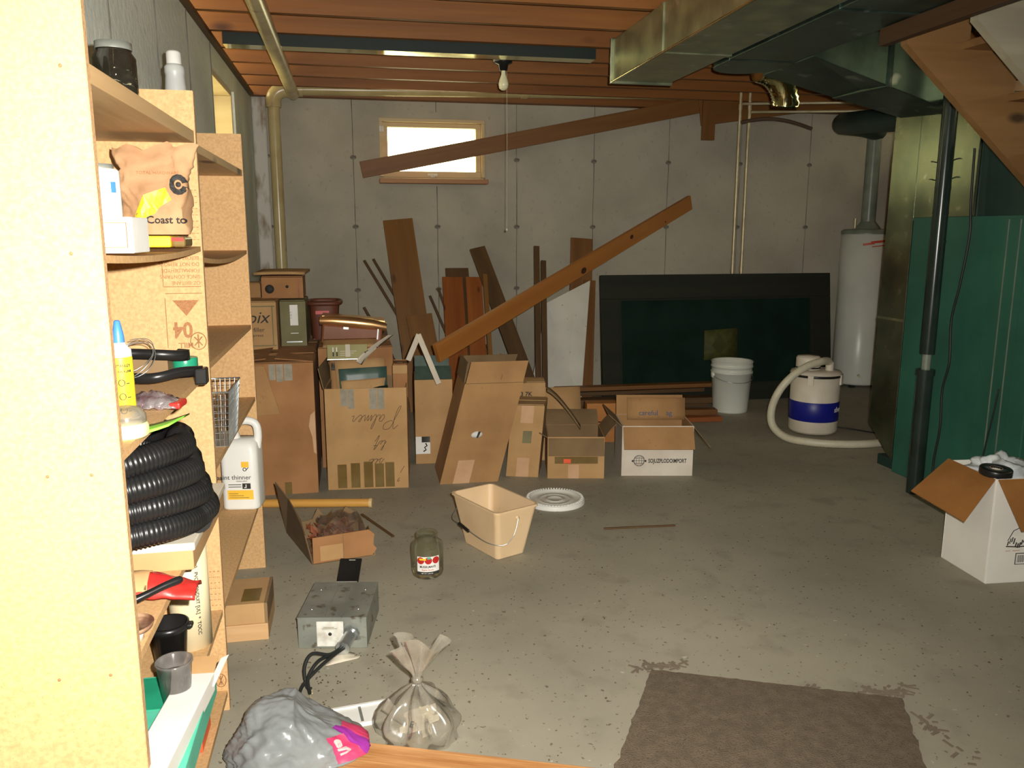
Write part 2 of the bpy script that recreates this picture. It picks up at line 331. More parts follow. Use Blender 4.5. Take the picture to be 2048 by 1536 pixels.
def floor_material():
    m = M('concrete_floor', (0.385,0.355,0.27), 0.66, col2=(0.275,0.258,0.198), scale=1.3, detail=9, lo=0.3, hi=0.7, bump=0.06, bscale=18, spec=0.35)
    nt = m.node_tree; N = nt.nodes; L = nt.links; b = N['Principled BSDF']
    tc = N.new('ShaderNodeTexCoord')
    src = b.inputs['Base Color'].links[0].from_socket
    for sc, th, wd, colr, f, det in ((7.0, 0.55, 0.16, (0.235,0.213,0.163), 0.55, 8), (55.0, 0.66, 0.05, (0.13,0.10,0.07), 0.9, 2), (22.0, 0.70, 0.06, (0.17,0.12,0.085), 0.8, 4), (40.0, 0.72, 0.04, (0.62,0.58,0.5), 0.5, 2)):
        nz = N.new('ShaderNodeTexNoise'); nz.inputs['Scale'].default_value = sc; nz.inputs['Detail'].default_value = det
        mp = N.new('ShaderNodeMapping'); mp.inputs['Location'].default_value = (sc*0.37, sc*0.11, 0); L.new(tc.outputs['Object'], mp.inputs['Vector']); L.new(mp.outputs[0], nz.inputs['Vector'])
        r = N.new('ShaderNodeValToRGB'); r.color_ramp.elements[0].position = th; r.color_ramp.elements[1].position = th + wd; r.color_ramp.elements[1].color = (f,f,f,1)
        L.new(nz.outputs['Fac'], r.inputs['Fac'])
        mx = N.new('ShaderNodeMix'); mx.data_type = 'RGBA'; mx.inputs[7].default_value = (*colr, 1)
        L.new(r.outputs['Color'], mx.inputs[0]); L.new(src, mx.inputs[6]); src = mx.outputs[2]
    L.new(src, b.inputs['Base Color'])
    return m
T['floor'] = floor_material()

def board(name, p0, p1, w, t, mat, up=(0,0,1), parent=None, bev=0.002, label=None):
    """a plank from p0 to p1 (centre line); w across, t along the `up`-most normal"""
    p0 = Vector(p0); p1 = Vector(p1); d = p1-p0; L_ = d.length; x = d.normalized(); u = Vector(up)
    y = (u - x*u.dot(x)).normalized(); z = x.cross(y)
    o = obj(name, MB().box(0, L_, -w/2, w/2, -t/2, t/2), mat, bevel=bev)
    o.matrix_world = Matrix(((x.x,y.x,z.x,p0.x),(x.y,y.y,z.y,p0.y),(x.z,y.z,z.z,p0.z),(0,0,0,1)))
    if parent is not None:
        o.parent = parent; o.matrix_parent_inverse = Matrix.Translation(-Vector(parent.location))
    if label: o['label'] = label
    return o

# ================================================================== the room
LX, BY, RX, FY, CZ = -0.705, 6.70, 5.30, -1.60, 2.38
struct('floor', MB().box(LX-0.25, RX+0.25, FY-0.25, BY+0.25, -0.12, 0.0), T['floor'])

wb = MB()
W1 = (0.25, 1.09, 1.765, 2.235)
wb.box(LX-0.25, W1[0], BY, BY+0.25, 0, CZ); wb.box(W1[1], RX+0.25, BY, BY+0.25, 0, CZ)
wb.box(W1[0], W1[1], BY, BY+0.25, 0, W1[2]); wb.box(W1[0], W1[1], BY, BY+0.25, W1[3], CZ)
wall_back = struct('wall_back', wb, T['concrete_wall'])
for k in range(9):
    x = 0.043 + 0.655*(k-1)
    if x > RX: break
    segs = [(0.0, CZ)]
    if W1[0]-0.03 < x < W1[1]+0.03: segs = [(0.0, W1[2]-0.05), (W1[3]+0.05, CZ)]
    for z0, z1 in segs:
        def fn(u, v, x=x, z0=z0, z1=z1):
            z = z0+(z1-z0)*v; w = 0.0028 + 0.0026*noise.noise((x*3, z*5, 0)); xx = x + 0.004*noise.noise((x, z*3, 2))
            return (xx + (u-0.5)*2*w, BY - 0.004*math.sin(PI*u) - 0.0003, z)
        obj('form_seam', MB().grid(4, 40, fn), T['rib'], wall_back)
    for z in (0.38, 0.89, 1.395, 1.93):
        if W1[0]-0.05 < x < W1[1]+0.05 and W1[2]-0.05 < z < W1[3]+0.05: continue
        mb = MB().lathe([(0.0,0.004),(0.006,0.004),(0.013,0.0015),(0.020,0.0)], 9)
        o = obj('tie_mark', mb, T['tie'], wall_back, loc=(x, BY-0.001, z), rot=(PI/2, 0, 0)); o.scale = (1.3, 0.9, 1)
wl = MB(); W2 = (4.85, 5.72, 1.80, 2.24)
wl.box(LX-0.25, LX, FY-0.25, W2[0], 0, CZ); wl.box(LX-0.25, LX, W2[1], BY, 0, CZ)
wl.box(LX-0.25, LX, W2[0], W2[1], 0, W2[2]); wl.box(LX-0.25, LX, W2[0], W2[1], W2[3], CZ)
wall_left = struct('wall_left', wl, T['concrete_left'])
for k in range(9):
    y = 0.2 + 0.66*k
    if W2[0] < y < W2[1]: continue
    def fn(u, v, y=y): return (LX + 0.004*math.sin(PI*u) + 0.0003, y + (u-0.5)*0.008 + 0.004*noise.noise((y, v*6, 5)), CZ*v)
    obj('form_seam', MB().grid(4, 30, fn), T['rib'], wall_left)
struct('wall_right', MB().box(RX, RX+0.25, FY-0.25, BY, 0, CZ), T['low_bounce_concrete'])
struct('wall_front', MB().box(LX, RX, FY-0.25, FY, 0, CZ), T['low_bounce_concrete'])

ceil = struct('ceiling', MB().box(LX-0.25, RX+0.25, FY-0.25, BY+0.25, 2.62, 2.68), T['subfloor'])
y = 6.29; ja = {}
while y > FY:
    x1 = 2.14 if 2.15 < y < 3.0 else RX
    key = round(x1, 2)
    if key not in ja:
        o = obj('joist', MB().box(LX-0.20, x1, -0.019, 0.019, 2.38, 2.62), T['joist'], ceil, bevel=0.002); ja[key] = o.data
    else:
        o = bpy.data.objects.new('joist', ja[key]); COL.objects.link(o); o.parent = ceil
    o.location = (0, y, 0)
    # every joist shows another stretch of grain
    y -= 0.4025
obj('rim_joist', MB().box(LX-0.20, RX, 6.64, 6.68, 2.40, 2.62), T['joist'], ceil)
obj('sill_plate', MB().box(LX, RX, 6.60, 6.85, 2.362, 2.40), T['joist'], ceil)
obj('sill_plate', MB().box(LX-0.20, LX+0.03, FY, 6.6, 2.355, 2.38), T['board_dark'], ceil)

# windows -----------------------------------------------------------
w1 = struct('window_1', MB().box(W1[0]+0.065, W1[1]-0.065, 6.770, 6.776, W1[2]+0.065, W1[3]-0.055), T['glass'])
fr = MB(); x0, x1, z0, z1 = W1
fr.box(x0, x1, 6.69, 6.86, z1-0.028, z1); fr.box(x0, x0+0.026, 6.69, 6.86, z0+0.02, z1-0.028); fr.box(x1-0.026, x1, 6.69, 6.86, z0+0.02, z1-0.028); fr.box(x0, x1, 6.745, 6.86, z0+0.003, z0+0.02)
obj('window_frame', fr, T['frame'], w1, bevel=0.003)
sh = MB(); a0, a1, b0, b1 = x0+0.026, x1-0.026, z0+0.02, z1-0.028
sh.box(a0, a1, 6.74, 6.80, b1-0.035, b1); sh.box(a0, a0+0.04, 6.74, 6.80, b0+0.048, b1-0.035); sh.box(a1-0.04, a1, 6.74, 6.80, b0+0.048, b1-0.035); sh.box(a0, a1, 6.74, 6.80, b0, b0+0.048)
obj('sash', sh, T['frame'], w1, bevel=0.003)
obj('window_sill', MB().box(x0-0.01, x1+0.012, 6.585, 6.74, z0-0.034, z0+0.002), T['sill'], w1, bevel=0.004)
lt = MB().box(0.628, 0.708, 6.728, 6.741, 1.800, 1.816); lt.tube([(0.668,6.735,1.815),(0.668,6.715,1.80),(0.70,6.705,1.797)], 0.006, 8); lt.box(0.655,0.685,6.722,6.742,1.786,1.812)
obj('latch', lt, T['white_paint'], w1)
obj('hinge', MB().box(0.252,0.268,6.684,6.70,2.13,2.17).box(0.272,0.285,6.684,6.70,2.13,2.17), T['white_paint'], w1)

w2 = struct('window_2', MB().box(-0.905, -0.900, W2[0]+0.07, W2[1]-0.07, W2[2]+0.07, W2[3]-0.07), T['glass'])
fr = MB(); y0, y1, z0, z1 = W2
fr.box(-0.955, -0.72, y0, y1, z1-0.03, z1); fr.box(-0.955, -0.72, y0, y0+0.03, z0+0.03, z1-0.03); fr.box(-0.955, -0.72, y1-0.03, y1, z0+0.03, z1-0.03); fr.box(-0.955, -0.70, y0, y1, z0, z0+0.03)
obj('window_frame', fr, T['frame'], w2, bevel=0.003)
sh = MB(); sh.box(-0.92,-0.88,y0+0.03,y1-0.03,z1-0.07,z1-0.03); sh.box(-0.92,-0.88,y0+0.03,y1-0.03,z0+0.03,z0+0.07); sh.box(-0.92,-0.88,y0+0.03,y0+0.07,z0+0.03,z1-0.03); sh.box(-0.92,-0.88,y1-0.07,y1-0.03,z0+0.03,z1-0.03)
obj('sash', sh, T['frame'], w2)
# daylight sampling through the two openings
for nm, loc, rot, sx, sy in (('window_daylight', (0.67, 6.99, 2.0), (PI/2, 0, PI), 0.9, 0.5), ('window_daylight', (-1.0, 5.285, 2.02), (PI/2, 0, -PI/2), 0.9, 0.5)):
    l = bpy.data.lights.new(nm, 'AREA'); l.shape = 'RECTANGLE'; l.size = sx; l.size_y = sy; l.cycles.is_portal = True
    o = bpy.data.objects.new(nm, l); COL.objects.link(o); o.location = loc; o.rotation_euler = rot

# pale corner strip beside the drain stack
def fn(u, v): return (-0.70 + 0.10*u - 0.0*v, 6.690 + 0.002*noise.noise((u*4, v*9, 0)), 1.03 + 1.33*v)
tr = struct('trim_1', MB().slab(6, 30, fn, (0, -0.018, 0)), M('efflorescence', (0.62,0.60,0.54), 0.8, col2=(0.30,0.23,0.16), scale=4, lo=0.36, hi=0.50, stretch=(3,1,1), detail=7), 'white crusted vertical strip in the wall corner')

# ================================================================== pipes and ducts overhead
def pipe_thing(name, label, cat, loc): return thing(name, label, cat, loc)
t = thing('drain_pipe', 'cream plastic drain stack with elbow and run along the back wall', 'pipe', (-0.525, 6.50, 0.0))
vp = MB().tube([(0,0,0.0),(0.0,0,2.33)], 0.043, 18); obj('stack', vp, T['pvc'], t)
el = MB().tube([(0,0,2.26)] + [(0.10-0.10*math.cos(a), 0, 2.305+0.085*math.sin(a)) for a in [i*PI/16 for i in range(9)]] + [(0.16,0,2.391)], 0.056, 18); obj('elbow', el, T['pvc'], t)
obj('run', MB().tube([(0.08,0,2.391),(3.75,0,2.462)], 0.043, 18), T['pvc'], t)
for dx, dz in ((0.165, 2.392), (1.87, 2.427)): obj('coupling', MB().tube([(dx,0,dz),(dx+0.05,0,dz+0.001)], 0.052, 18), T['pvc'], t)
t = thing('drain_pipe', 'cream plastic pipe hung under the joists alongside the left wall', 'pipe', (-0.36, FY, 2.33))
obj('run', MB().tube([(0,0,0),(-0.01, 6.42-FY-0.08, 0.005)], 0.042, 18), T['pvc'], t)
obj('coupling', MB().tube([(0,3.2,0.002),(0,3.27,0.002)], 0.05, 18), T['pvc'], t)
for i, x in enumerate((3.05, 3.128)):
    t = thing('water_pipe', 'slim pale copper water pipe, %s of the upright pair behind the dark door' % ('left one' if i == 0 else 'right one'), 'pipe', (x, 6.20, 0.0), group='pair of water pipes')
    obj('riser', MB().tube([(0,0,0.02),(0,0,2.60)], 0.0115, 10), T['copper'], t)
    obj('fitting', MB().tube([(0,0,1.03),(0,0,1.085)], 0.016, 10).tube([(0,0,2.30),(0,0,2.34)], 0.015, 10), T['copper'], t)
    zz = 2.335 - 0.06*i
    obj('branch', MB().tube([(0,0,zz),(0.02,0,zz+0.01),(0.75,-0.42,zz-0.02)], 0.0105, 10), T['copper'], t)
t = thing('drain_hose', 'thin brown hose arching away from the water pipes', 'hose', (3.05, 6.17, 2.20))
obj('tube', MB().tube([(0.62*u, 0.02*u, 0.075*math.sin(PI*(0.18+0.78*u))-0.04) for u in [i/16 for i in range(17)]], 0.014, 8), T['hose_brown'], t)

# trunk duct
t = thing('trunk_duct', 'big galvanised trunk duct with golden side running under the joists', 'duct', (1.43, FY, 2.16))
L_ = 4.46-FY
obj('duct_body', MB().box(0, 0.335, 0, L_, 0, 0.215), T['galv'], t, bevel=0.004)
obj('end_flange', MB().box(-0.012, 0.347, L_-0.012, L_+0.004, -0.012, 0.222), T['galv'], t, bevel=0.002)
obj('edge_bead', MB().tube([(-0.003,0,-0.003),(-0.003,L_,-0.003)], 0.006, 6), T['galv_bright'], t)
for k in range(5): obj('seam_cleat', MB().box(-0.005, 0.340, L_-0.75-1.15*k, L_-0.72-1.15*k, -0.005, 0.216), T['galv'], t)
rduct = t = thing('return_duct', 'narrower dark galvanised duct running beside the trunk duct', 'duct', (1.79, FY, 2.155))
L_ = 3.78-FY
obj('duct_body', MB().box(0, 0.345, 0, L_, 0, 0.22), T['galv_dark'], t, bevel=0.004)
bt = MB(); poly = [(0,0),(0.345,0),(0.345,0.30)] + [(0.345-0.345*math.sin(a)*1.0 if False else 0.1725+0.1725*math.cos(a), 0.18+0.16*math.sin(a)) for a in [i*PI/12 for i in range(13)]]
bt.prism([(0,0),(0.345,0)] + [(0.1725+0.1725*math.cos(a), 0.14+0.17*math.sin(a)) for a in [i*PI/12 for i in range(13)]], lambda a, b, c: (a, L_+b, c), -0.004, 0.21)
obj('end_boot', bt, T['galv_dark'], t, bevel=0.003)
obj('seam_cleat', MB().box(-0.004, 0.349, L_-0.9, L_-0.87, -0.005, 0.215), T['galv_dark'], t)
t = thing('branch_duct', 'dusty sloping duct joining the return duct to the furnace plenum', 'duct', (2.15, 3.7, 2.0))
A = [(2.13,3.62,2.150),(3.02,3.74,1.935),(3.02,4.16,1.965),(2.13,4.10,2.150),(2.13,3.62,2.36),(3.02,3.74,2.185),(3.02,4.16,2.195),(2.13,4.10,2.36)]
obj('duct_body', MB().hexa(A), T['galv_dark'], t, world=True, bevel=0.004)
fl_ = MB()
for s0 in (0.5,):
    q = [tuple(A[a][i]+(A[b][i]-A[a][i])*s0 for i in range(3)) for a, b in ((0,1),(3,2),(7,6),(4,5))]
    cc = Vector([sum(p[i] for p in q)/4 for i in range(3)]); q1 = [cc+(Vector(p)-cc)*1.03 for p in q]; dx = Vector((0.012,0,-0.003))
    fl_.hexa([p-dx for p in q1] + [p+dx for p in q1])
obj('seam_cleat', fl_, T['galv_dark'], t, world=True)
t = rduct
pts = [(2.24+0.20*math.sin(a), 4.36+0.03*a, 2.24-0.19*(1-math.cos(a))) for a in [i*0.07 for i in range(24)]]
obj('ribbed_elbow', MB().tube(pts, [0.072+0.006*(i % 2) for i in range(24)], 18), T['galv_bright'], t, world=True)
# panned joist bay reflecting the window
t = thing('joist_bay_duct', 'long dark metal bay duct crossing the ceiling between joists', 'duct', (LX+0.08, 4.735, 2.328))
obj('front_lip', MB().box(0, 1.42-LX-0.08, 0.0, 0.004, 0.0, 0.12), M('lip_black', (0.007,0.016,0.012), 0.6), t)
obj('pan', MB().box(0, 1.42-LX-0.08, 0.004, 0.11, 0.0, 0.004), T['galv_bright'], t)
obj('back_lip', MB().box(0, 1.42-LX-0.08, 0.11, 0.114, 0.0, 0.12), T['galv_dark'], t)
# flue from the water heater
t = thing('flue_pipe', 'dull grey flue pipe rising from the water heater to a level run', 'pipe', (4.42, 6.45, 1.40))
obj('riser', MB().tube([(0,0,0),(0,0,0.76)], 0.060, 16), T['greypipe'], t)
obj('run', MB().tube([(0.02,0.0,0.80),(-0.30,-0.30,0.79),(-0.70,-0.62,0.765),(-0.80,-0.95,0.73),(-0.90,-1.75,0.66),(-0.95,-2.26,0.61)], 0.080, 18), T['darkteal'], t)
obj('draft_hood', MB().lathe([(0.11,-0.02),(0.055,0.05)], 18), T['greypipe'], t)

# bulb -------------------------------------------------------------
t = thing('ceiling_bulb', 'bare frosted bulb in a black porcelain holder on a joist', 'light bulb', (0.945, 5.085, 2.37))
obj('holder', MB().lathe([(0.0,0.01),(0.052,0.01),(0.055,-0.012),(0.03,-0.022),(0.024,-0.058),(0.0,-0.058)], 20), T['black'], t)
obj('mounting_plate', MB().box(-0.06,0.0,-0.05,0.02,-0.006,0.010), T['white_paint'], t)
obj('bulb_glass', MB().lathe([(0.012,-0.055),(0.014,-0.08),(0.026,-0.11),(0.031,-0.135),(0.026,-0.158),(0.012,-0.170),(0.0,-0.172)], 20), T['bulb'], t)
obj('pull_string', MB().tube([(0.02,0,-0.03),(0.022,0,-0.4),(0.02,0,-1.0)], 0.0012, 4), T['paper'], t)
obj('string_knob', MB().lathe([(0,-1.012),(0.005,-1.008),(0.006,-1.0),(0,-0.994)], 8, (0.02,0,0)), T['white_paint'], t)

# loose boards against the upper back wall ---------------------------
o = board('brace_board', (0.10, 6.565, 1.825), (2.93, 6.565, 2.395), 0.125, 0.02, T['board_brace'], up=(0,0,1))
tag(o, 'long brown board slanting across the small window to the ceiling', 'board')
o = board('wide_board', (2.86, 6.545, 2.335), (4.45, 6.545, 2.56), 0.24, 0.018, T['board_brace'], up=(0,0,1))
tag(o, 'wide brown board behind the water pipes high on the wall', 'board')
o = board('short_board', (2.93, 6.52, 2.10), (2.93, 6.52, 2.45), 0.11, 0.028, T['board_brace'], up=(1,0,0))
tag(o, 'short upright board end hanging below the ceiling by the pipes', 'board')

# ================================================================== furnace, column, stairs, water heater
t = thing('furnace', 'tall green sheet metal furnace cabinet under the stairs', 'furnace', (3.0, 3.1, 0.0))
obj('cabinet', MB().box(0, 0.62, 0.0, 0.875, 0.0, 1.425), T['green'], t, bevel=0.006)
obj('top_trim', MB().box(-0.004, 0.62, 0.0, 0.88, 1.412, 1.427), T['green'], t)
for yy in (0.14, 0.21): obj('seam_glint', MB().box(-0.004, 0.0, yy, yy+0.004, 0.02, 1.41), T['greypipe'], t)  # pale grey seams, bright reflections on the cabinet put into their colour
for yy in (0.10, 0.30, 0.868): obj('panel_edge', MB().box(-0.003, 0.0, yy, yy+0.004, 0.0, 1.412), T['green'], t)
obj('plenum', MB().box(0.0, 0.60, 0.45, 0.885, 1.425, 2.02), T['galv_plenum'], t, bevel=0.004)
obj('coil_case', MB().box(0.015, 0.60, 0.02, 0.45, 1.425, 1.80), T['darkteal'], t, bevel=0.004)
for zz in (1.62, 1.71): obj('crease', MB().tube([(-0.002, 0.56+0.02*k, zz+0.004*math.sin(k*1.3)) for k in range(12)], 0.003, 5), T['galv_dark'], t)
dp = MB().prism([(0.885,0.055),(0.885,2.02),(1.10,1.98),(1.12,0.235)], lambda a, b, c: (c, a, b), 0.0, 0.58)
obj('return_drop', dp, T['galv_plenum'], t, bevel=0.003)
obj('drop_joint', MB().box(-0.004, 0.0, 0.886, 1.115, 0.86, 0.873), T['galv'], t)
obj('drop_base', MB().box(0.03, 0.58, 0.885, 1.05, 0.0, 0.06), T['darkteal'], t)

t = thing('steel_column', 'glossy black steel support column standing before the furnace', 'column', (2.872, 3.614, 0.0))
obj('lower_tube', MB().tube([(0,0,0.0),(0,0,0.64)], 0.040, 20), T['blackpipe'], t)
obj('collar', MB().tube([(0,0,0.63),(0,0,0.66)], 0.046, 20), T['blackpipe'], t)
obj('screw', MB().tube([(0,0,0.65),(0,0,0.76)], 0.022, 14), T['greypipe'], t)
obj('upper_tube', MB().tube([(0,0,0.74),(0,0,2.30)], 0.036, 20), T['blackpipe'], t)
for zz in (1.30, 1.44, 1.56): obj('band', MB().tube([(0,0,zz),(0,0,zz+0.012)], 0.0375, 20), T['blackpipe'], t)
obj('top_plate', MB().box(-0.10,0.10,-0.08,0.08,2.30,2.312), T['blackpipe'], t)
o = obj('support_beam', MB().box(2.60, 3.9, 3.545, 3.685, 2.312, 2.38), T['joist']); tag(o, 'wooden bearer on top of the black steel column', 'beam')

t = thing('stair', 'open wooden staircase with sawtooth stringers seen from below', 'staircase', (2.20, 2.62, 0.0))
run, rise, n = 0.228, 0.19, 11
def stringer(y, mat, nm):
    top = [(0.0, 2.42)]; 
    lo = lambda X: 2.03 - 0.84*X
    poly = [(-0.05, lo(-0.05)), (-0.05, 2.27)]
    x, z = 0.0, 2.27
    for i in range(n):
        z2 = 2.27 - rise*(i+0.0) - 0.02; x2 = x + run
        poly += [(x, z2), (x2, z2)]; x = x2
    xe = lo(0)/0.84 if False else 2.03/0.84
    poly += [(min(x, xe+0.35), 0.0), (xe, 0.0)]
    poly = [p for i, p in enumerate(poly) if i == 0 or p != poly[i-1]]
    return obj(nm, MB().prism(poly, lambda a, b, c: (a, c, b), y-0.019, y+0.019), mat, t)
stringer(0.38, T['stair_wood'], 'stringer'); stringer(0.01, T['stair_grey'], 'stringer'); stringer(-0.38, T['stair_grey'], 'stringer')
for i in range(n):
    z = 2.27 - rise*i - 0.02
    obj('tread', MB().box(run*i-0.03, run*(i+1), -0.42, 0.42, z, z+0.03), T['stair_wood'], t, bevel=0.003)
T['dark_beam'] = wood('dark_beam', (0.07,0.032,0.012), (0.045,0.02,0.008), axis=1, g=12)
o = obj('stair_header', MB().box(2.110, 2.145, 1.9, 3.10, 2.085, 2.150), T['dark_beam']); tag(o, 'dark header joist at the head of the stairs', 'beam')

t = thing('water_heater', 'tall white cylindrical water heater in the far corner', 'water heater', (4.42, 6.45, 0.0))
obj('legs', MB().box(-0.13,-0.09,-0.13,-0.09,0,0.04).box(0.09,0.13,-0.13,-0.09,0,0.04).box(-0.13,-0.09,0.09,0.13,0,0.04).box(0.09,0.13,0.09,0.13,0,0.04), T['blackpipe'], t)
obj('tank', MB().lathe([(0,0.03),(0.205,0.03),(0.208,0.05),(0.208,1.345),(0,1.345)], 40), T['white_enamel'], t)
obj('lid', MB().lathe([(0.213,1.335),(0.213,1.365),(0.19,1.378),(0,1.385)], 40), T['greypipe'], t)
lg = MB()
for i, (za, zb, a0, a1) in enumerate(((1.238,1.256,-2.30,-1.85),(1.256,1.276,-2.0,-1.30),(1.226,1.234,-1.95,-1.35))):
    lg.grid(10, 1, lambda u, v, za=za, zb=zb, a0=a0, a1=a1: (0.2095*math.cos(a0+(a1-a0)*u), 0.2095*math.sin(a0+(a1-a0)*u), za+(zb-za)*v+0.014*u))
obj('logo_stripe', lg, T['redlogo'], t)
for dx in (-0.09, 0.09): obj('nipple', MB().tube([(dx,0.05,1.37),(dx,0.05,1.47)], 0.013, 8), T['copper'], t)
obj('drain_valve', MB().tube([(-0.10,-0.18,0.12),(-0.13,-0.235,0.12)], 0.012, 8), T['copper'], t)

for nm, lb, pts, r in (('power_cable', 'black cable hanging down the green furnace beside the column', [(2.975,3.55,1.75),(2.975,3.54,1.5),(2.975,3.525,1.34),(2.97,3.55,1.1),(2.97,3.585,0.91),(2.97,3.57,0.7),(2.97,3.60,0.55),(2.97,3.59,0.35),(2.968,3.61,0.15),(2.96,3.58,0.008)], 0.006),
                       ('thin_wire', 'thin dark wire dangling on the furnace above the white box', [(2.985,3.25,0.62),(2.98,3.26,0.5),(2.98,3.285,0.35),(2.97,3.29,0.20),(2.95,3.25,0.006)], 0.004)):
    v = [Vector(p) for p in pts]; q = []
    for i in range(len(v)-1):
        p0, p1, p2, p3 = v[max(i-1,0)], v[i], v[i+1], v[min(i+2,len(v)-1)]
        for k in range(5):
            s_ = k/5; q.append(0.5*((2*p1)+(p2-p0)*s_+(2*p0-5*p1+4*p2-p3)*s_*s_+(3*p1-p0-3*p2+p3)*s_**3))
    q.append(v[-1])
    tag(obj(nm, MB().tube(q, r, 7), T['blackrub']), lb, 'cable')

# ================================================================== cartons
def shear_tree(root, k, ky=0.0):
    for c in root.children:
        me = c.data; m = c.matrix_basis
        mi = m.inverted()
        for v in me.vertices:
            p = m @ v.co; p.x += k*p.z; p.y += ky*p.z; v.co = mi @ p
def carton(name, label, w, d, h, loc, rotz=0.0, flaps=(), mo='card', mi=None, cat='box', group=None, shear=0.0, sheary=0.0, t=0.005, lean=(0,0)):
    """open carton, origin at the front left bottom corner; flaps = (side, angle from upright outwards, length)"""
    r = thing(name, label, cat, loc, (lean[0], lean[1], math.radians(rotz)), group)
    b = MB()
    b.box(0, w, 0, t, 0, h); b.box(0, w, d-t, d, 0, h); b.box(0, t, t, d-t, 0, h); b.box(w-t, w, t, d-t, 0, h); b.box(t, w-t, t, d-t, 0.0, t)
    obj('body', b, T[mo], r)
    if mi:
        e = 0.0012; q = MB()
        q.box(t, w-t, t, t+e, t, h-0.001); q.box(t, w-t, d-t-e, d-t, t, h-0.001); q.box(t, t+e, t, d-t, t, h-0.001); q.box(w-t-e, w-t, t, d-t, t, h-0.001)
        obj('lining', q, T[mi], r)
    for f in flaps:
        side, ang, ln = f[:3]; mat = f[3] if len(f) > 3 else (mi or mo); a = math.radians(ang); s, c = math.sin(a), math.cos(a); th = 0.004; g = 0.004
        if side in 'fb':
            y0 = 0.0 if side == 'f' else d; sg = -1 if side == 'f' else 1
            D = Vector((0, sg*s, c)); Nn = Vector((0, sg*c, -s))
            p = [Vector((g, y0, h)), Vector((w-g, y0, h))]
        else:
            x0 = 0.0 if side == 'l' else w; sg = -1 if side == 'l' else 1
            D = Vector((sg*s, 0, c)); Nn = Vector((sg*c, 0, -s))
            p = [Vector((x0, g, h)), Vector((x0, d-g, h))]
        p = [q + Nn*0.0025 for q in p]
        nm = MB()
        bend = f[4] if len(f) > 4 else 0.0
        def fn(u, v, p=p, D=D, Nn=Nn, ln=ln, bend=bend): return p[0] + (p[1]-p[0])*u + D*ln*v + Nn*bend*ln*v*v
        nm.slab(4, 6, fn, Nn*th, smooth=False)
        obj('flap', nm, T[mat], r)
    return r
def patch(r, nm, x0, x1, z0, z1, mat, y=-0.0008, lab=None):
    return obj(nm, MB().box(x0, x1, y-0.0004, y+0.0006, z0, z1), T[mat], r, label=lab)
def finish(r, shear, ky=0.0): shear_tree(r, shear, ky)

# --- big left carton with hanging torn flap
r = carton('carton', 'tall worn brown carton with torn front flap, beside the bookcase', 0.42, 0.42, 0.695, (-0.632, 4.222, 0), 0, (('f',-88,0.2),('b',-86,0.2),('l',-84,0.19),('r',-84,0.19)), 'card_red')
patch(r, 'tape_strip', 0.20, 0.232, 0.61, 0.69, 'tape_clear'); patch(r, 'tape_strip', 0.237, 0.27, 0.60, 0.69, 'tape_clear'); patch(r, 'tape_strip', 0.275, 0.315, 0.605, 0.69, 'tape_clear')
patch(r, 'tape_strip', 0.25, 0.285, 0.0, 0.065, 'tape')
fp = MB().prism([(0.06,0.69),(0.18,0.685),(0.245,0.435),(0.10,0.43)], lambda a, b, c: (a, c, b), -0.012, -0.006); obj('torn_flap', fp, T['card'], r)
tp = MB().prism([(0.418,0.44),(0.395,0.42),(0.385,0.36),(0.40,0.30),(0.405,0.22),(0.418,0.21)], lambda a, b, c: (a, c, b), -0.0015, -0.0004); obj('torn_patch', tp, T['tape_pale'], r)

# --- handwritten carton
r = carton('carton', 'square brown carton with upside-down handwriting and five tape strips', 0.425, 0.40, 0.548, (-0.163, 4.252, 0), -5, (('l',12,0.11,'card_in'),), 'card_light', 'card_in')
for i, x in enumerate((0.082, 0.118)): patch(r, 'tape_strip', x, x+0.034, 0.455-0.015*i, 0.545, 'tape_clear')
for i, x in enumerate((0.232, 0.272)): patch(r, 'tape_strip', x, x+0.036, 0.435, 0.545, 'tape_clear')
for i, x in enumerate((0.052, 0.122, 0.190, 0.248, 0.303)): patch(r, 'tape_strip', x, x+0.048, 0.008, 0.138+0.006*(i % 3), 'tape')
def script(r, strokes, x0, z0, k, rad=0.0013):
    """cursive pen strokes, written upside down from (x0, z0)"""
    for st in strokes:
        q = [(x0 - k*(a + 0.35*b), -0.0012, z0 - k*b) for a, b in st]
        v = [Vector(p) for p in q]; out = []
        for i in range(len(v)-1):
            p0, p1, p2, p3 = v[max(i-1,0)], v[i], v[i+1], v[min(i+2,len(v)-1)]
            for j in range(5):
                s_ = j/5; out.append(0.5*((2*p1)+(p2-p0)*s_+(2*p0-5*p1+4*p2-p3)*s_*s_+(3*p1-p0-3*p2+p3)*s_**3))
        out.append(v[-1]); obj('handwriting', MB().tube(out, rad, 5), T['pen'], r)
P_ = [(-0.15,0.75),(0.1,1.0),(0.25,0.3),(0.2,-0.45),(0.05,-0.5),(0.22,0.4),(0.35,0.95),(0.75,1.0),(0.8,0.65),(0.45,0.42),(0.3,0.5)]
A_ = [(1.25,0.4),(1.05,0.45),(0.95,0.15),(1.1,0.0),(1.25,0.35),(1.25,0.05),(1.45,0.1),(1.62,0.8),(1.55,0.95),(1.48,0.4),(1.55,0.0),(1.7,0.1),(1.8,0.42),(1.83,0.02),(2.0,0.42),(2.04,0.02),(2.2,0.42),(2.26,0.02),(2.42,0.12),(2.6,0.4),(2.5,0.45),(2.45,0.15),(2.6,0.0),(2.8,0.2),(2.9,0.42),(3.0,0.38),(3.0,0.05),(3.15,0.1)]
script(r, [P_, A_], 0.385, 0.405, 0.078)
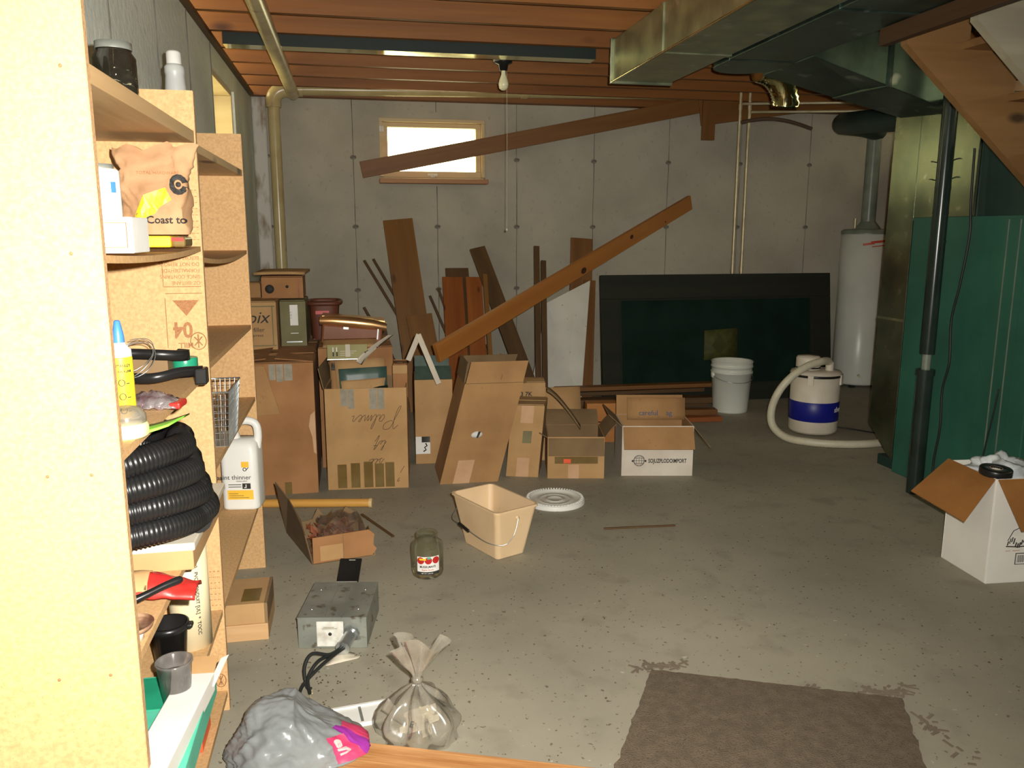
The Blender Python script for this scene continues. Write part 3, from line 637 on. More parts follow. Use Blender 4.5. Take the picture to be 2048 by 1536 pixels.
script(r, [[(0,0.1),(0.25,0.85),(0.15,0.9),(0.12,0.05),(0.35,0.1),(0.5,0.4),(0.38,0.05),(0.6,0.1),(0.7,0.4),(0.95,0.9),(0.85,-0.5),(1.1,0.1)],[(0.75,0.5),(1.1,0.52)]], 0.315, 0.265, 0.055)
script(r, [[(0,0.05),(0.2,0.5),(0.3,0.1),(0.15,0.0),(0.45,0.15),(0.6,0.45),(0.5,0.1),(0.75,0.1),(0.95,0.45),(0.85,0.05),(1.2,0.2)]], 0.300, 0.168, 0.065)
script(r, [[(0,0),(0.15,0.5),(0.25,0.9)],[(0.1,1.6),(0.3,1.9),(0.2,2.1),(0.05,1.9)]], 0.405, 0.12, 0.04)

# --- stack of cartons behind
r = carton('carton', 'large dim brown carton under the stacked small boxes', 0.47, 0.70, 0.688, (-0.690, 4.68, 0), 0, (('f',-90,0.34),('b',-90,0.34)), 'card')
r = carton('carton', 'brown carton behind the handwritten one, under the glossy case', 0.42, 0.50, 0.70, (-0.205, 4.69, 0), 0, (('f',-90,0.24),('b',-90,0.24)), 'card_red')
r = carton('carton', 'cream carton lettered pix beside the bookcase', 0.262, 0.55, 0.272, (-0.69, 4.75, 0.692), 0, (('f',-90,0.27),('b',-90,0.27)), 'card_light')
for bx in ((0.13,0.255,0.245,0.251),(0.13,0.255,0.022,0.028),(0.237,0.243,0.028,0.245)): patch(r, 'printed_border', *bx, 'card_olive')
text('lettering', 'Epix', 0.095, T['ink'], r, (0.055, -0.001, 0.155), shear=0.3)
text('lettering', 'and filler', 0.034, T['ink'], r, (0.075, -0.001, 0.105)); text('lettering', 'press', 0.022, T['ink'], r, (0.13, -0.001, 0.078), sx=1.2)
r = carton('carton', 'small dark olive box with white label, beside the pix carton', 0.145, 0.35, 0.265, (-0.418, 4.88, 0.690), 0, (('f',-90,0.17),('b',-90,0.17)), 'card_olive')
patch(r, 'white_label', 0.055, 0.10, 0.125, 0.245, 'paper_white'); patch(r, 'silver_line', 0.03, 0.12, 0.025, 0.032, 'alu'); patch(r, 'silver_line', 0.055, 0.10, 0.078, 0.081, 'alu')
text('lettering', 'LABEL' if False else '1 11 1', 0.016, T['ink'], r, (0.066, -0.0016, 0.165), (PI/2, -PI/2, 0))
r = carton('carton', 'low reddish box with round logo on top of the pix carton', 0.236, 0.28, 0.122, (-0.522, 4.96, 0.968), 0, (('f',-88,0.14),('b',-90,0.14)), 'card_red')
obj('round_logo', MB().lathe([(0.0,0.0012),(0.026,0.0012),(0.026,0.0)], 20), T['ink'], r, loc=(0.045, 0.0, 0.055), rot=(PI/2,0,0))
obj('hand_hole', MB().lathe([(0.0,0.0012),(0.009,0.0012),(0.009,0.0)], 12), T['ink'], r, loc=(0.145, 0.0, 0.068), rot=(PI/2,0,0))
patch(r, 'dark_edge', 0.205, 0.216, 0.0, 0.11, 'board_red')
o = obj('cardboard_sheet', MB().slab(6, 4, lambda u, v: (-0.56+0.285*u+0.02*v, 4.93+0.30*v, 1.106+0.012*u*(1-u)+0.008*v), (0,0,0.014)), T['card_light']); tag(o, 'flat cardboard sheet lying on the low reddish box', 'cardboard')
r = carton('carton', 'tiny tan box between bookcase and low reddish box', 0.12, 0.15, 0.085, (-0.655, 5.02, 0.966), 0, (('f',-90,0.07),('b',-90,0.07)), 'card')
# red basket
t = thing('red_basket', 'dull red plastic basket with rolled rim on the carton pile', 'basket', (-0.175, 5.19, 0.70))
def fn(u, v):
    a = 2*PI*u; k = 0.85+0.15*v; cx, sy = math.cos(a), math.sin(a)
    return (0.092*k*math.copysign(abs(cx)**0.5, cx), 0.12*k*math.copysign(abs(sy)**0.5, sy), 0.002+0.222*v)
obj('basket_wall', MB().grid(32, 8, fn, closed_u=True), T['red_basket'], t); obj('basket_floor', MB().box(-0.07,0.07,-0.09,0.09,0.0,0.006), T['red_basket'], t)
obj('rolled_rim', MB().tube([Vector(fn(i/32, 1.0))*1.0 + Vector((0.008*math.cos(2*PI*i/32),0.008*math.sin(2*PI*i/32),0)) for i in range(32)], 0.014, 8, closed=True), T['red_basket'], t)
obj('rim_strip', MB().box(-0.05,0.03,-0.127,-0.120,0.16,0.18), T['red'], t)
# glossy case
t = thing('glossy_case', 'glossy brown case with shining copper-coloured rounded top', 'case', (-0.01, 4.80, 0.70), (0, math.radians(6), 0))
obj('case_body', MB().box(-0.18, 0.165, -0.03, 0.20, 0.0, 0.115), T['brown_case'], t, bevel=0.012)
prof = [(-0.035,0.11),(-0.037,0.13),(-0.03,0.15),(-0.01,0.162),(0.05,0.165),(0.12,0.16),(0.20,0.15),(0.205,0.11)]
cp = MB()
cp.tube([(-0.195,0.0,0.128),(-0.12,-0.006,0.134),(0.0,-0.008,0.135),(0.1,-0.006,0.132),(0.185,0.0,0.122)], [0.026,0.031,0.034,0.033,0.026], 20); cp.box(-0.185,0.175,0.0,0.20,0.11,0.158); obj('shiny_lid', cp, T['copper_shine'], t)
obj('clasp', MB().box(-0.06,-0.03,-0.042,-0.034,0.095,0.108), T['alu'], t); obj('corner_cap', MB().box(0.135,0.142,-0.034,-0.028,0.05,0.11), T['alu'], t)
o = obj('cream_tray', MB().slab(6, 4, lambda u, v: (-0.175+0.30*u, 4.66+0.12*v, 0.706+0.03*v), (0,0,0.01)), T['card_light']); tag(o, 'pale card lid lying below the glossy case', 'cardboard')
r = thing('gold_box', 'olive gold box marked with two bars, on the carton pile', 'box', (-0.150, 4.545, 0.655), (math.radians(-14), 0, 0))
obj('body', MB().box(0, 0.22, 0, 0.10, 0, 0.085), T['gold_box'], r, bevel=0.002); patch(r, 'silver_line', 0.0, 0.19, 0.0, 0.004, 'alu'); patch(r, 'pale_streak', 0.10, 0.125, 0.015, 0.085, 'paper')
for x in (0.03, 0.05): patch(r, 'white_bar', x, x+0.005, 0.045, 0.07, 'white_ink'); patch(r, 'dark_bar', x, x+0.007, 0.02, 0.043, 'ink')
for i in range(3): patch(r, 'fine_print', 0.07, 0.16-0.015*i, 0.045-0.011*i, 0.048-0.011*i, 'paper', y=-0.0003)
o = obj('silver_tray', MB().slab(4, 4, lambda u, v: (-0.13+0.20*u, 4.50+0.10*v, 0.605+0.035*v), (0,0,0.008)), T['alu']); tag(o, 'small silvery tray under the olive gold box', 'tray')
# contents of the handwritten carton
items = [
 ('cardboard_scrap', 'folded brown cardboard stuffed in the handwritten carton', 'card', [(-0.13,4.50,0.44),(-0.02,4.48,0.44),(-0.05,4.56,0.66),(-0.14,4.58,0.65)]),
 ('teal_folder', 'dark teal folder leaning in the handwritten carton', 'teal_card', [(-0.08,4.40,0.42),(0.17,4.42,0.42),(0.17,4.46,0.625),(-0.09,4.44,0.62)]),
 ('pink_card', 'pale pinkish card above the teal folder', 'card_light', [(-0.10,4.47,0.45),(0.16,4.47,0.47),(0.16,4.52,0.665),(-0.11,4.50,0.655)]),
 ('tan_sheet', 'tan sheet tilted at the front of the handwritten carton', 'card_light', [(-0.07,4.34,0.50),(0.15,4.36,0.53),(0.16,4.385,0.575),(-0.08,4.37,0.565)]),
 ('dark_sheet', 'dark blue-black sheet lying inside the handwritten carton', 'darkteal', [(-0.06,4.29,0.46),(0.17,4.30,0.47),(0.17,4.36,0.535),(-0.06,4.35,0.50)]),
]
for nm, lb, mt, c in items:
    c = [Vector(q) for q in c]; n_ = (c[1]-c[0]).cross(c[3]-c[0]).normalized()
    o = obj(nm, MB().slab(5, 5, lambda u, v: (c[0]*(1-u)+c[1]*u)*(1-v)+(c[3]*(1-u)+c[2]*u)*v + n_*0.006*noise.noise((u*3, v*3, len(nm))), n_*0.004), T[mt]); tag(o, lb, 'folder' if 'folder' in nm else 'sheet')
o = obj('paper_strip', MB().slab(14, 3, lambda u, v: (0.005+0.175*u+0.030*v, 4.40+0.03*v+0.02*u, 0.665+0.135*u**0.75-0.020*v*(1-u)-0.004*v), (0.002,0,0.002)), T['paper']); tag(o, 'curled cream paper strip sticking up from the carton pile', 'paper')
r = carton('carton', 'slim small carton standing upright inside the handwritten carton', 0.078, 0.09, 0.175, (0.198, 4.36, 0.47), -5, (('f',-90,0.045),('b',-70,0.05),), 'card_red')
patch(r, 'pale_top_band', 0.0, 0.078, 0.13, 0.175, 'card_light')
t = thing('picture_frame', 'bare triangular frame corner poking out of the carton pile', 'frame', (0.35, 4.50, 0.50))
board('frame_rail', (0.352,4.52,0.79), (0.46,4.49,0.51), 0.030, 0.012, T['paper'], up=(1,0,0.4), parent=t); board('frame_rail', (0.356,4.52,0.79), (0.295,4.55,0.64), 0.03, 0.012, T['paper'], up=(1,0,-0.4), parent=t)
r = carton('carton', 'narrow tan carton between handwritten and leaning cartons', 0.22, 0.30, 0.505, (0.335, 4.66, 0), -4, (('f',-60,0.12,'teal_card'),('b',20,0.10)), 'card_light', 'teal_card')
patch(r, 'white_label', 0.0, 0.085, 0.06, 0.165, 'paper_white'); patch(r, 'black_mark', 0.035, 0.085, 0.13, 0.165, 'ink')
obj('squiggle', MB().tube([(0.045,-0.003,0.075),(0.06,-0.003,0.085),(0.052,-0.003,0.10),(0.066,-0.003,0.11),(0.058,-0.003,0.125)], 0.004, 6), T['ink'], r)

# --- leaning open carton
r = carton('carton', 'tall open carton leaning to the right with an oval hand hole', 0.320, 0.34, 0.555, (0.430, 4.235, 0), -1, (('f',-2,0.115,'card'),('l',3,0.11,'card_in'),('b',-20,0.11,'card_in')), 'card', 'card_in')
obj('hand_hole', MB().lathe([(0.0,0.0014),(0.03,0.0014),(0.03,0.0)], 24), T['paper_white'], r, loc=(0.135, 0.0, 0.27), rot=(PI/2,0,0)).scale = (1.0, 0.62, 1)
hh = MB().prism([(-0.006,-0.017),(0.004,-0.018),(0.012,0.016),(-0.002,0.018)], lambda a, b, c: (a, c, b), -0.0022, -0.0012); obj('dark_slot', hh, T['ink'], r, loc=(0.142,0,0.27))
patch(r, 'tape_strip', 0.07, 0.16, 0.0, 0.13, 'tape_pale'); obj('crease', MB().tube([(0.0,-0.001,0.553),(0.335,-0.001,0.553)], 0.002, 5), T['card_in'], r)
obj('flap_slit', MB().tube([(0.19,-0.008,0.60),(0.19,-0.004,0.56)], 0.0015, 5), T['card_in'], r)
finish(r, 0.26)
# --- slim carton
r = carton('carton', 'slim upright carton with dark square label between two open cartons', 0.182, 0.22, 0.41, (0.812, 4.318, 0), -18, (('f',-90,0.1),('b',-90,0.1)), 'card_light')
patch(r, 'dark_label', 0.075, 0.125, 0.195, 0.265, 'card_olive'); patch(r, 'tape_strip', 0.055, 0.125, 0.31, 0.41, 'tape_pale'); patch(r, 'tape_strip', 0.055, 0.125, 0.0, 0.11, 'tape_pale')
finish(r, 0.085)
r = carton('carton', 'small tan carton with black lettering behind the slim upright carton', 0.16, 0.15, 0.475, (0.945, 4.62, 0), -10, (('f',-85,0.07),('b',-90,0.07)), 'card_light')
for i, (s_, z) in enumerate((('FRA', 0.395), ('GLE', 0.365), ('THIS', 0.335))): text('lettering', '\u25a0' if False else ['3 7K','CKD','F3k'][i], 0.036, T['ink'], r, (0.012, -0.0012, z), bold=0.02)
o = obj('cardboard_piece', MB().slab(4, 4, lambda u, v: (1.08+0.30*u, 4.72+0.10*v, 0.0+0.40*v), (0,0.006,0)), T['card_light']); tag(o, 'plain pale cardboard panel standing behind the open brown carton', 'cardboard')
o = obj('cardboard_offcut', MB().prism([(-0.03,-0.41),(0.20,-0.41),(0.16,-0.02),(0.055,0.145),(0.02,0.16)], lambda a, b, c: (0.915+a, 5.16+c+b*0.12, 0.41+b), 0.0, 0.006), T['card_in']); tag(o, 'grey-brown cardboard corner peeking above the leaning carton', 'cardboard')
# --- open brown carton with orange mark
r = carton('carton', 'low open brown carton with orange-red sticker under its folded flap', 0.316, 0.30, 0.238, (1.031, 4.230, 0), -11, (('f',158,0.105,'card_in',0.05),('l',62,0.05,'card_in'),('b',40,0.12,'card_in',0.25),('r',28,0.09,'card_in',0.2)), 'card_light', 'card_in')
patch(r, 'orange_sticker', 0.090, 0.130, 0.088, 0.112, 'orange_red'); patch(r, 'olive_stain', 0.04, 0.28, 0.085, 0.125, 'tape', y=-0.0004); patch(r, 'tape_strip', 0.115, 0.175, 0.0, 0.08, 'tape_pale')
cf = MB().slab(10, 3, lambda u, v: (0.0+0.19*u, 0.12+0.05*v, 0.47-0.22*u**1.35+0.012*v), (0.004,0.0,0.006)); obj('curled_flap', cf, T['card_in'], r)
o = board('wood_block', (1.47, 5.0, 0.05), (1.70, 4.97, 0.05), 0.10, 0.16, T['board_orange'], up=(0,1,0)); tag(o, 'orange wooden block lying behind the white and brown cartons', 'wood')
o = board('wood_block', (1.47, 4.99, 0.20), (1.70, 4.96, 0.20), 0.10, 0.12, T['board_orange'], up=(0,1,0)); tag(o, 'orange wooden block stacked on another behind the white carton', 'wood')
# --- lettered white carton
r = carton('carton', 'white open carton lettered SOJUZPLODOIMPORT with tan flaps', 0.40, 0.30, 0.288, (1.452, 4.198, 0), -11, (('f',150,0.135,'card'),('b',8,0.115,'card'),('l',48,0.10,'card_in'),('r',140,0.16,'card_in')), 'card_white', 'card')
text('lettering', 'SOJUZPLODOIMPORT', 0.033, T['ink'], r, (0.150, -0.001, 0.076), sx=0.66, bold=0.022)
gl = MB()
for k in range(4):
    a = 0.038*math.cos(k*PI/6) if k else 0.038
    gl.tube([(a*math.cos(q), 0, 0.038*math.sin(q)) for q in [i*2*PI/24 for i in range(24)]], 0.0012, 4, closed=True)
for zz in (-0.018, 0.0, 0.018): gl.tube([(-math.sqrt(0.038**2-zz*zz),0,zz),(math.sqrt(0.038**2-zz*zz),0,zz)], 0.0012, 4)
gl.box(-0.050,-0.038,-0.001,0.001,-0.008,0.004); gl.box(0.038,0.050,-0.001,0.001,-0.008,0.004)
obj('globe_emblem', gl, T['ink'], r, loc=(0.098, -0.0012, 0.088)).scale = (0.82,1,0.82)
ip = MB().slab(4, 4, lambda u, v: (0.06+0.34*u, 0.235+0.03*v, 0.27+0.125*v), (0,0.004,0)); o = obj('inner_flap', ip, T['card'], r)
text('lettering', 'careful', 0.042, T['blueink'], r, (0.125, 0.228, 0.298), (math.radians(77),0,0)); text('lettering', 'ag', 0.042, T['blueink'], r, (0.285, 0.228, 0.298), (math.radians(77),0,0))

# ================================================================== lumber
def lean(name, label, x0, x1, base_y, z1, top_y, w, mat, t=0.02, z0=0.0, cat='board'):
    o = board(name, (x0, base_y, z0), (x1, top_y, z1), w, t, T[mat], up=(1,0,0)); tag(o, label, cat); return o
lean('wide_board', 'widest tan board leaning tall against the back wall left of the pile', 0.52, 0.375, 6.10, 1.45, 6.66, 0.235, 'board_tan', 0.022)
lean('tan_board', 'short tan board overlapping the foot of the widest board', 0.60, 0.50, 5.98, 0.72, 6.3, 0.20, 'board_tan', 0.018)
for i, (x0, x1, z1, by, ty, lb) in enumerate(((0.75,0.10,1.13,6.20,6.66,'longest thin stick leaning left of the widest board'),(0.80,0.172,1.14,6.22,6.67,'thin stick just right of the longest leaning stick'),
        (0.50,0.085,0.76,6.25,6.6,'short thin stick low behind the glossy case'),(0.45,0.18,0.66,6.2,6.5,'stubby dark stick behind the glossy case'),
        (0.95,0.62,0.84,6.3,6.66,'thin stick between the widest board and the red boards'),(0.98,0.69,0.90,6.35,6.67,'thin stick touching the red board edge'),
        (1.12,0.99,0.52,6.05,6.3,'left one of two short thin sticks low right of the red boards'),(1.16,1.03,0.48,6.02,6.28,'right one of two short thin sticks low right of the red boards'))):
    lean('thin_stick', lb, x0, x1, by, z1, ty, 0.022, 'board_dark', 0.012, cat='stick')
lean('stub_board', 'short dark board stub behind the curled paper strip', 0.345, 0.215, 6.1, 0.64, 6.38, 0.055, 'board_dark', 0.02)
lean('red_board', 'reddish board with knots, nearest of the leaning red boards', 0.765, 0.80, 5.90, 0.99, 6.60, 0.165, 'board_red', 0.02)
lean('red_board', 'narrow reddish knotty board right of the wider red board', 0.922, 0.970, 5.90, 0.99, 6.57, 0.13, 'board_red', 0.02)
lean('brown_board', 'dull brown board end behind the two red boards', 0.84, 0.845, 6.1, 1.06, 6.66, 0.19, 'board_dark', 0.02)
lean('edge_board', 'thin pale batten standing against the narrow red board', 1.022, 1.045, 5.90, 1.02, 6.46, 0.035, 'board_tan', 0.02)
lean('dark_board', 'dark brown board leaning left behind the long diagonal plank', 1.375, 1.015, 5.95, 1.225, 6.66, 0.132, 'board_dark', 0.02)
lean('dark_post', 'tall thin dark post just left of the white slanted board', 1.375, 1.495, 5.93, 1.235, 6.58, 0.045, 'board_dark', 0.03)
lean('dark_post', 'shorter dark post overlapping the edge of the white slanted board', 1.425, 1.54, 5.93, 1.12, 6.52, 0.042, 'board_dark', 0.03)
lean('brown_board', 'wide brown board leaning behind the white slanted board', 1.80, 1.905, 6.32, 1.30, 6.67, 0.19, 'board_brace', 0.02)
lean('brown_strip', 'narrow brown board between the white slanted board and dark door', 1.80, 1.93, 6.10, 0.96, 6.5, 0.10, 'board_brace', 0.02)
c = [Vector(q) for q in ((1.30,6.04,0.0),(1.735,6.04,0.0),(1.905,6.42,0.955),(1.545,6.42,0.78))]
n_ = (c[1]-c[0]).cross(c[3]-c[0]).normalized()
pw = MB().prism([(0,0),(1,0),(1,1),(0,1)], lambda u, v, k: (c[0]*(1-u)+c[1]*u)*(1-v)+(c[3]*(1-u)+c[2]*u)*v + n_*k, 0.0, 0.022)
tag(obj('white_shelf_board', pw, T['white_paint']), 'white painted board with slanted top leaning among the lumber', 'board')
o = board('diagonal_plank', (0.49, 4.90, 0.622), (2.84, 6.625, 1.60), 0.118, 0.034, T['board_orange'], up=(0,0,1)); tag(o, 'long orange plank with dark knots propped diagonally to the wall', 'plank')
PLANK_L = (Vector((2.84,6.625,1.60))-Vector((0.49,4.90,0.622))).length
for kx, ky, kr in ((0.49,-0.026,0.026),(0.70,0.01,0.019),(0.86,-0.03,0.008)):
    k_ = obj('knot', MB().lathe([(0,0.0012),(kr*0.6,0.0012),(kr,0.0)], 14), M('knot_wood', (0.075,0.018,0.006), 0.6, col2=(0.03,0.008,0.004), scale=40), o, loc=(kx*PLANK_L, ky, 0.017 if True else 0)); k_.scale = (1.25, 0.85, 1)
# lumber pile on the floor
for i, (a, b, w, tt, mt, lb) in enumerate((((1.50,5.93,0.165),(2.75,5.86,0.175),0.09,0.03,'board_brace','long reddish trim board on top of the floor lumber pile'),
        ((1.52,5.95,0.125),(2.70,5.92,0.13),0.11,0.03,'board_dark','dark board just under the reddish trim board'),
        ((1.55,5.85,0.08),(2.72,5.75,0.08),0.12,0.045,'board_dark','thick dark board in the middle of the floor pile'),
        ((1.72,5.62,0.045),(2.62,5.48,0.045),0.09,0.04,'board_brace','brown board on the floor left of the white bucket'),
        ((1.60,5.95,0.03),(2.72,5.9,0.03),0.14,0.05,'board_dark','dark bottom board of the floor lumber pile'),
        ((2.05,5.40,0.02),(2.60,5.36,0.02),0.08,0.035,'board_red','short reddish board end on the floor near the bucket'),
        ((1.62,5.55,0.02),(2.35,5.78,0.03),0.05,0.025,'board_tan','pale batten lying askew in the floor pile'))):
    o = board('floor_board', a, b, w, tt, T[mt], up=(0,1,0)); tag(o, lb, 'board', 'boards lying on the floor')

# dark panelled door on its side --------------------------------------
t = thing('panel_door', 'dark panelled door lying on its side against the wall', 'door', (1.92, 6.02, 0.0), (math.radians(-8), 0, 0))
Wd, Hd = 1.99, 1.03
fr = MB().box(0,Wd,0,0.042,0,0.13).box(0,Wd,0,0.042,Hd-0.19,Hd).box(0,0.15,0,0.042,0.13,Hd-0.19).box(Wd-0.17,Wd,0,0.042,0.13,Hd-0.19)
obj('stile_and_rail', fr, T['door_dark'], t, bevel=0.004)
obj('panel', MB().box(0.15,Wd-0.17,0.016,0.032,0.13,Hd-0.19), T['door_green'], t)
obj('moulding', MB().box(0.15,Wd-0.17,0.006,0.016,Hd-0.205,Hd-0.19).box(0.15,Wd-0.17,0.006,0.016,0.13,0.145).box(0.15,0.165,0.006,0.016,0.145,Hd-0.205).box(Wd-0.185,Wd-0.17,0.006,0.016,0.145,Hd-0.205), T['door_dark'], t)
obj('sticker', MB().slab(3,3,lambda u, v: (0.86+0.29*u+0.01*v, 0.013, 0.335+0.24*v+0.015*u), (0,0.002,0)), T['olive_paper'], t)
obj('sticker_mark', MB().prism([(1.0,0.38),(1.07,0.45),(1.0,0.53),(0.93,0.45)], lambda a, b, c: (a, c, b), 0.0118, 0.0126), M('faded_mark', (0.05,0.055,0.012), 0.7), t)

# ================================================================== bucket, shop vacuum
t = thing('bucket', 'white plastic bucket standing before the dark door', 'bucket', (2.825, 5.67, 0.0))
obj('pail', MB().lathe([(0,0.004),(0.128,0.0),(0.132,0.01),(0.150,0.30),(0.1575,0.302),(0.158,0.312),(0.151,0.316),(0.1525,0.345),(0.158,0.347),(0.158,0.355),(0.153,0.358),(0.154,0.382),(0.159,0.386),(0.155,0.392),(0.148,0.388),(0.128,0.02),(0,0.016)], 44), T['white_enamel'], t)
for s_ in (-1, 1): obj('handle_lug', MB().lathe([(0,0.014),(0.02,0.014),(0.024,0.0)], 14), T['white_enamel'], t, loc=(s_*0.150, 0, 0.285), rot=(0, s_*PI/2, 0))
obj('bail_handle', MB().tube([(0.158*math.cos(a), -0.158*math.sin(a)*0.98, 0.285-0.045*math.sin(a)) for a in [i*PI/24 for i in range(25)]], 0.0028, 6), T['alu'], t)
t = thing('shop_vacuum', 'cream shop vacuum with blue band and long pale hose', 'vacuum', (3.075, 4.93, 0.0))
obj('tank', MB().lathe([(0,0.012),(0.150,0.012),(0.160,0.03),(0.1605,0.40),(0.155,0.402),(0,0.402)], 44), T['cream_vac'], t)
obj('blue_band', MB().lathe([(0.1605,0.098),(0.1622,0.10),(0.1622,0.228),(0.1605,0.23)], 44), T['blue'], t)
obj('tank_rim', MB().lathe([(0.160,0.395),(0.172,0.397),(0.172,0.412),(0.160,0.414)], 44), T['black'], t)
obj('lid', MB().lathe([(0.168,0.412),(0.160,0.43),(0.10,0.438),(0,0.44)], 40), T['cream_vac'], t)
obj('motor_head', MB().lathe([(0.08,0.0),(0.08,0.075),(0.072,0.09),(0,0.095)], 30, (-0.045,0.03,0.435)), T['cream_vac'], t)
obj('head_band', MB().lathe([(0.0815,0.01),(0.0815,0.02)], 30, (-0.045,0.03,0.435)), T['black'], t)
obj('inlet', MB().tube([(0.06,-0.06,0.42),(0.06,-0.06,0.495)], 0.027, 16), T['cream_vac'], t)
for s_ in (-0.9, -2.3): obj('latch', MB().box(-0.018,0.018,-0.008,0.004,-0.045,0.02), T['cream_vac'], t, loc=(0.170*math.cos(s_), 0.170*math.sin(s_), 0.395), rot=(0,0,s_+PI/2))
def bend_text(name, st, size, mat, parent, R, ang, z, rot180=False, sx=1.0, shear=0.0, bold=0.0, vertical=False):
    o = text(name, st, size, mat, parent, (0,0,0), (0,0,0), sx=sx, shear=shear, bold=bold)
    for v in o.data.vertices:
        x, y, dz = v.co
        if vertical: x, y = y, -x
        a = ang + x/R; rr = R + dz + 0.0006
        v.co = (rr*math.cos(a), rr*math.sin(a), z + y)
    return o
bend_text('lettering', 'shop-vac', 0.05, T['white_ink'], t, 0.1625, -1.20, 0.165, bold=0.02)
hp = [(3.135,4.87,0.485),(3.10,4.85,0.505),(3.02,4.80,0.508),(2.92,4.78,0.488),(2.82,4.78,0.43),(2.74,4.80,0.33),(2.70,4.82,0.20),(2.705,4.80,0.09),(2.75,4.70,0.032),(2.85,4.58,0.026),(3.0,4.50,0.026),(3.2,4.47,0.026),(3.45,4.52,0.026),(3.7,4.60,0.026)]
def spline(pts, k=8):
    v = [Vector(p) for p in pts]; q = []
    for i in range(len(v)-1):
        p0, p1, p2, p3 = v[max(i-1,0)], v[i], v[i+1], v[min(i+2,len(v)-1)]
        for j in range(k):
            s_ = j/k; q.append(0.5*((2*p1)+(p2-p0)*s_+(2*p0-5*p1+4*p2-p3)*s_*s_+(3*p1-p0-3*p2+p3)*s_**3))
    q.append(v[-1]); return q
q = spline(hp, 16)
obj('hose', MB().tube(q, [0.0245+0.0012*(i % 2) for i in range(len(q))], 14), T['vac_hose'], t, world=True)
q = spline([(3.2,5.0,0.02),(3.35,4.95,0.006),(3.5,4.75,0.006),(3.62,4.7,0.006)], 8); obj('power_cord', MB().tube(q, 0.005, 6), T['blackrub'], t, world=True)

# ================================================================== white box, lower right
r = thing('white_carton', 'white carton with drooping orange-brown flaps, full of plastic, by the furnace', 'box', (2.384, 2.555, 0.0), (0,0,math.radians(-4)))
w_, d_, h_ = 0.30, 0.27, 0.425; t_ = 0.005
b = MB().box(0,w_,0,t_,0,h_).box(0,w_,d_-t_,d_,0,h_).box(0,t_,t_,d_-t_,0,h_).box(w_-t_,w_,t_,d_-t_,0,h_).box(t_,w_-t_,t_,d_-t_,0,t_)
obj('body', b, T['card_white2'], r, bevel=0.002)
def hang(pts, nm='flap', mat='card_orange', th=0.005):
    c = [Vector(p) for p in pts]; n_ = (c[1]-c[0]).cross(c[3]-c[0]).normalized()
    obj(nm, MB().slab(5, 5, lambda u, v: (c[0]*(1-u)+c[1]*u)*(1-v)+(c[3]*(1-u)+c[2]*u)*v, n_*th, smooth=False), T[mat], r)
hang([(-0.004,d_+0.01,h_+0.005),(-0.004,0.005,h_),(-0.135,-0.02,h_-0.155),(-0.185,d_-0.03,h_-0.115)])
hang([(0.005,-0.004,h_),(w_,-0.004,h_),(w_+0.03,-0.115,h_-0.165),(0.030,-0.12,h_-0.165)])
hang([(w_+0.004,0,h_),(w_+0.004,d_,h_),(w_+0.12,d_,h_-0.08),(w_+0.12,0,h_-0.08)])
obj('barcode_frame', MB().box(0.115,0.172,-0.0014,-0.0004,0.075,0.122), T['ink'], r); obj('barcode_ground', MB().box(0.118,0.169,-0.002,-0.0012,0.078,0.119), T['paper_white'], r)
bc = MB()
for i in range(16): bc.box(0.122+0.0029*i, 0.122+0.0029*i+0.0006+0.0010*((i*7) % 3)/2, -0.0026, -0.0018, 0.084, 0.114)
obj('barcode', bc, T['ink'], r)
pr = MB(); random.seed(3)
for i in range(14):
    x = 0.075 + 0.0085*i; z = 0.165 + 0.012*math.sin(i*0.9); pr.tube([(x,-0.001,z-0.008-0.006*random.random()),(x+0.004,-0.001,z+0.014*random.random())], 0.0016+0.0014*random.random(), 5)
pr.tube([(0.075,-0.001,0.175),(0.095,-0.001,0.215),(0.13,-0.001,0.23),(0.19,-0.001,0.225)], 0.0015, 5); pr.tube([(0.07,-0.001,0.152),(0.12,-0.001,0.148),(0.19,-0.001,0.152)], 0.0022, 5)
obj('city_print', pr, T['ink'], r); obj('printed_line', MB().box(0.07,0.09,-0.0012,-0.0003,0.132,0.1335).box(0.1,0.13,-0.0012,-0.0003,0.132,0.1335), T['redlogo'], r)
random.seed(5)
def crumple(cx, cy, cz, rx, ry, rz, mat, seed, amp=0.25, nu=48, nv=26, sc=2.2, flat=None):
    def fn(u, v):
        a = 2*PI*u; e = -PI/2 + PI*v; d = Vector((math.cos(a)*math.cos(e), math.sin(a)*math.cos(e), math.sin(e)))
        k = 1 + amp*(noise.noise(d*sc + Vector((seed,0,0))) - 0.6*abs(noise.noise(d*sc*2.4 + Vector((0,seed,0)))) + 0.25*abs(noise.noise(d*sc*5 + Vector((0,0,seed)))))
        p = Vector((cx+rx*d.x*k, cy+ry*d.y*k, cz+rz*d.z*k))
        if flat is not None and p.z < flat: p.z = flat
        return p
    return MB().grid(nu, nv, fn, closed_u=True)
pb = crumple(0.16, 0.155, 0.395, 0.125, 0.10, 0.07, 'paper_white', 4.0, 0.5)
o = obj('plastic_wrap', pb, M('white_plastic_bag', (0.66,0.70,0.72), 0.25, col2=(0.42,0.47,0.50), scale=14, bump=0.4, bscale=20)); o.location = r.location; tag(o, 'crumpled bluish-white plastic stuffed in the white carton', 'plastic bag')
t = thing('tape_roll', 'black tape roll lying on the corner of the white carton', 'tape roll', (2.427, 2.612, 0.425), (math.radians(4),0,0))
obj('tape_ring', MB().lathe([(0.022,0.0),(0.056,0.0),(0.058,0.003),(0.058,0.024),(0.056,0.027),(0.022,0.027),(0.022,0.0)], 36), T['black'], t); obj('core', MB().lathe([(0.0,0.018),(0.022,0.018),(0.0225,0.028),(0.0215,0.028)], 24), T['paper'], t)

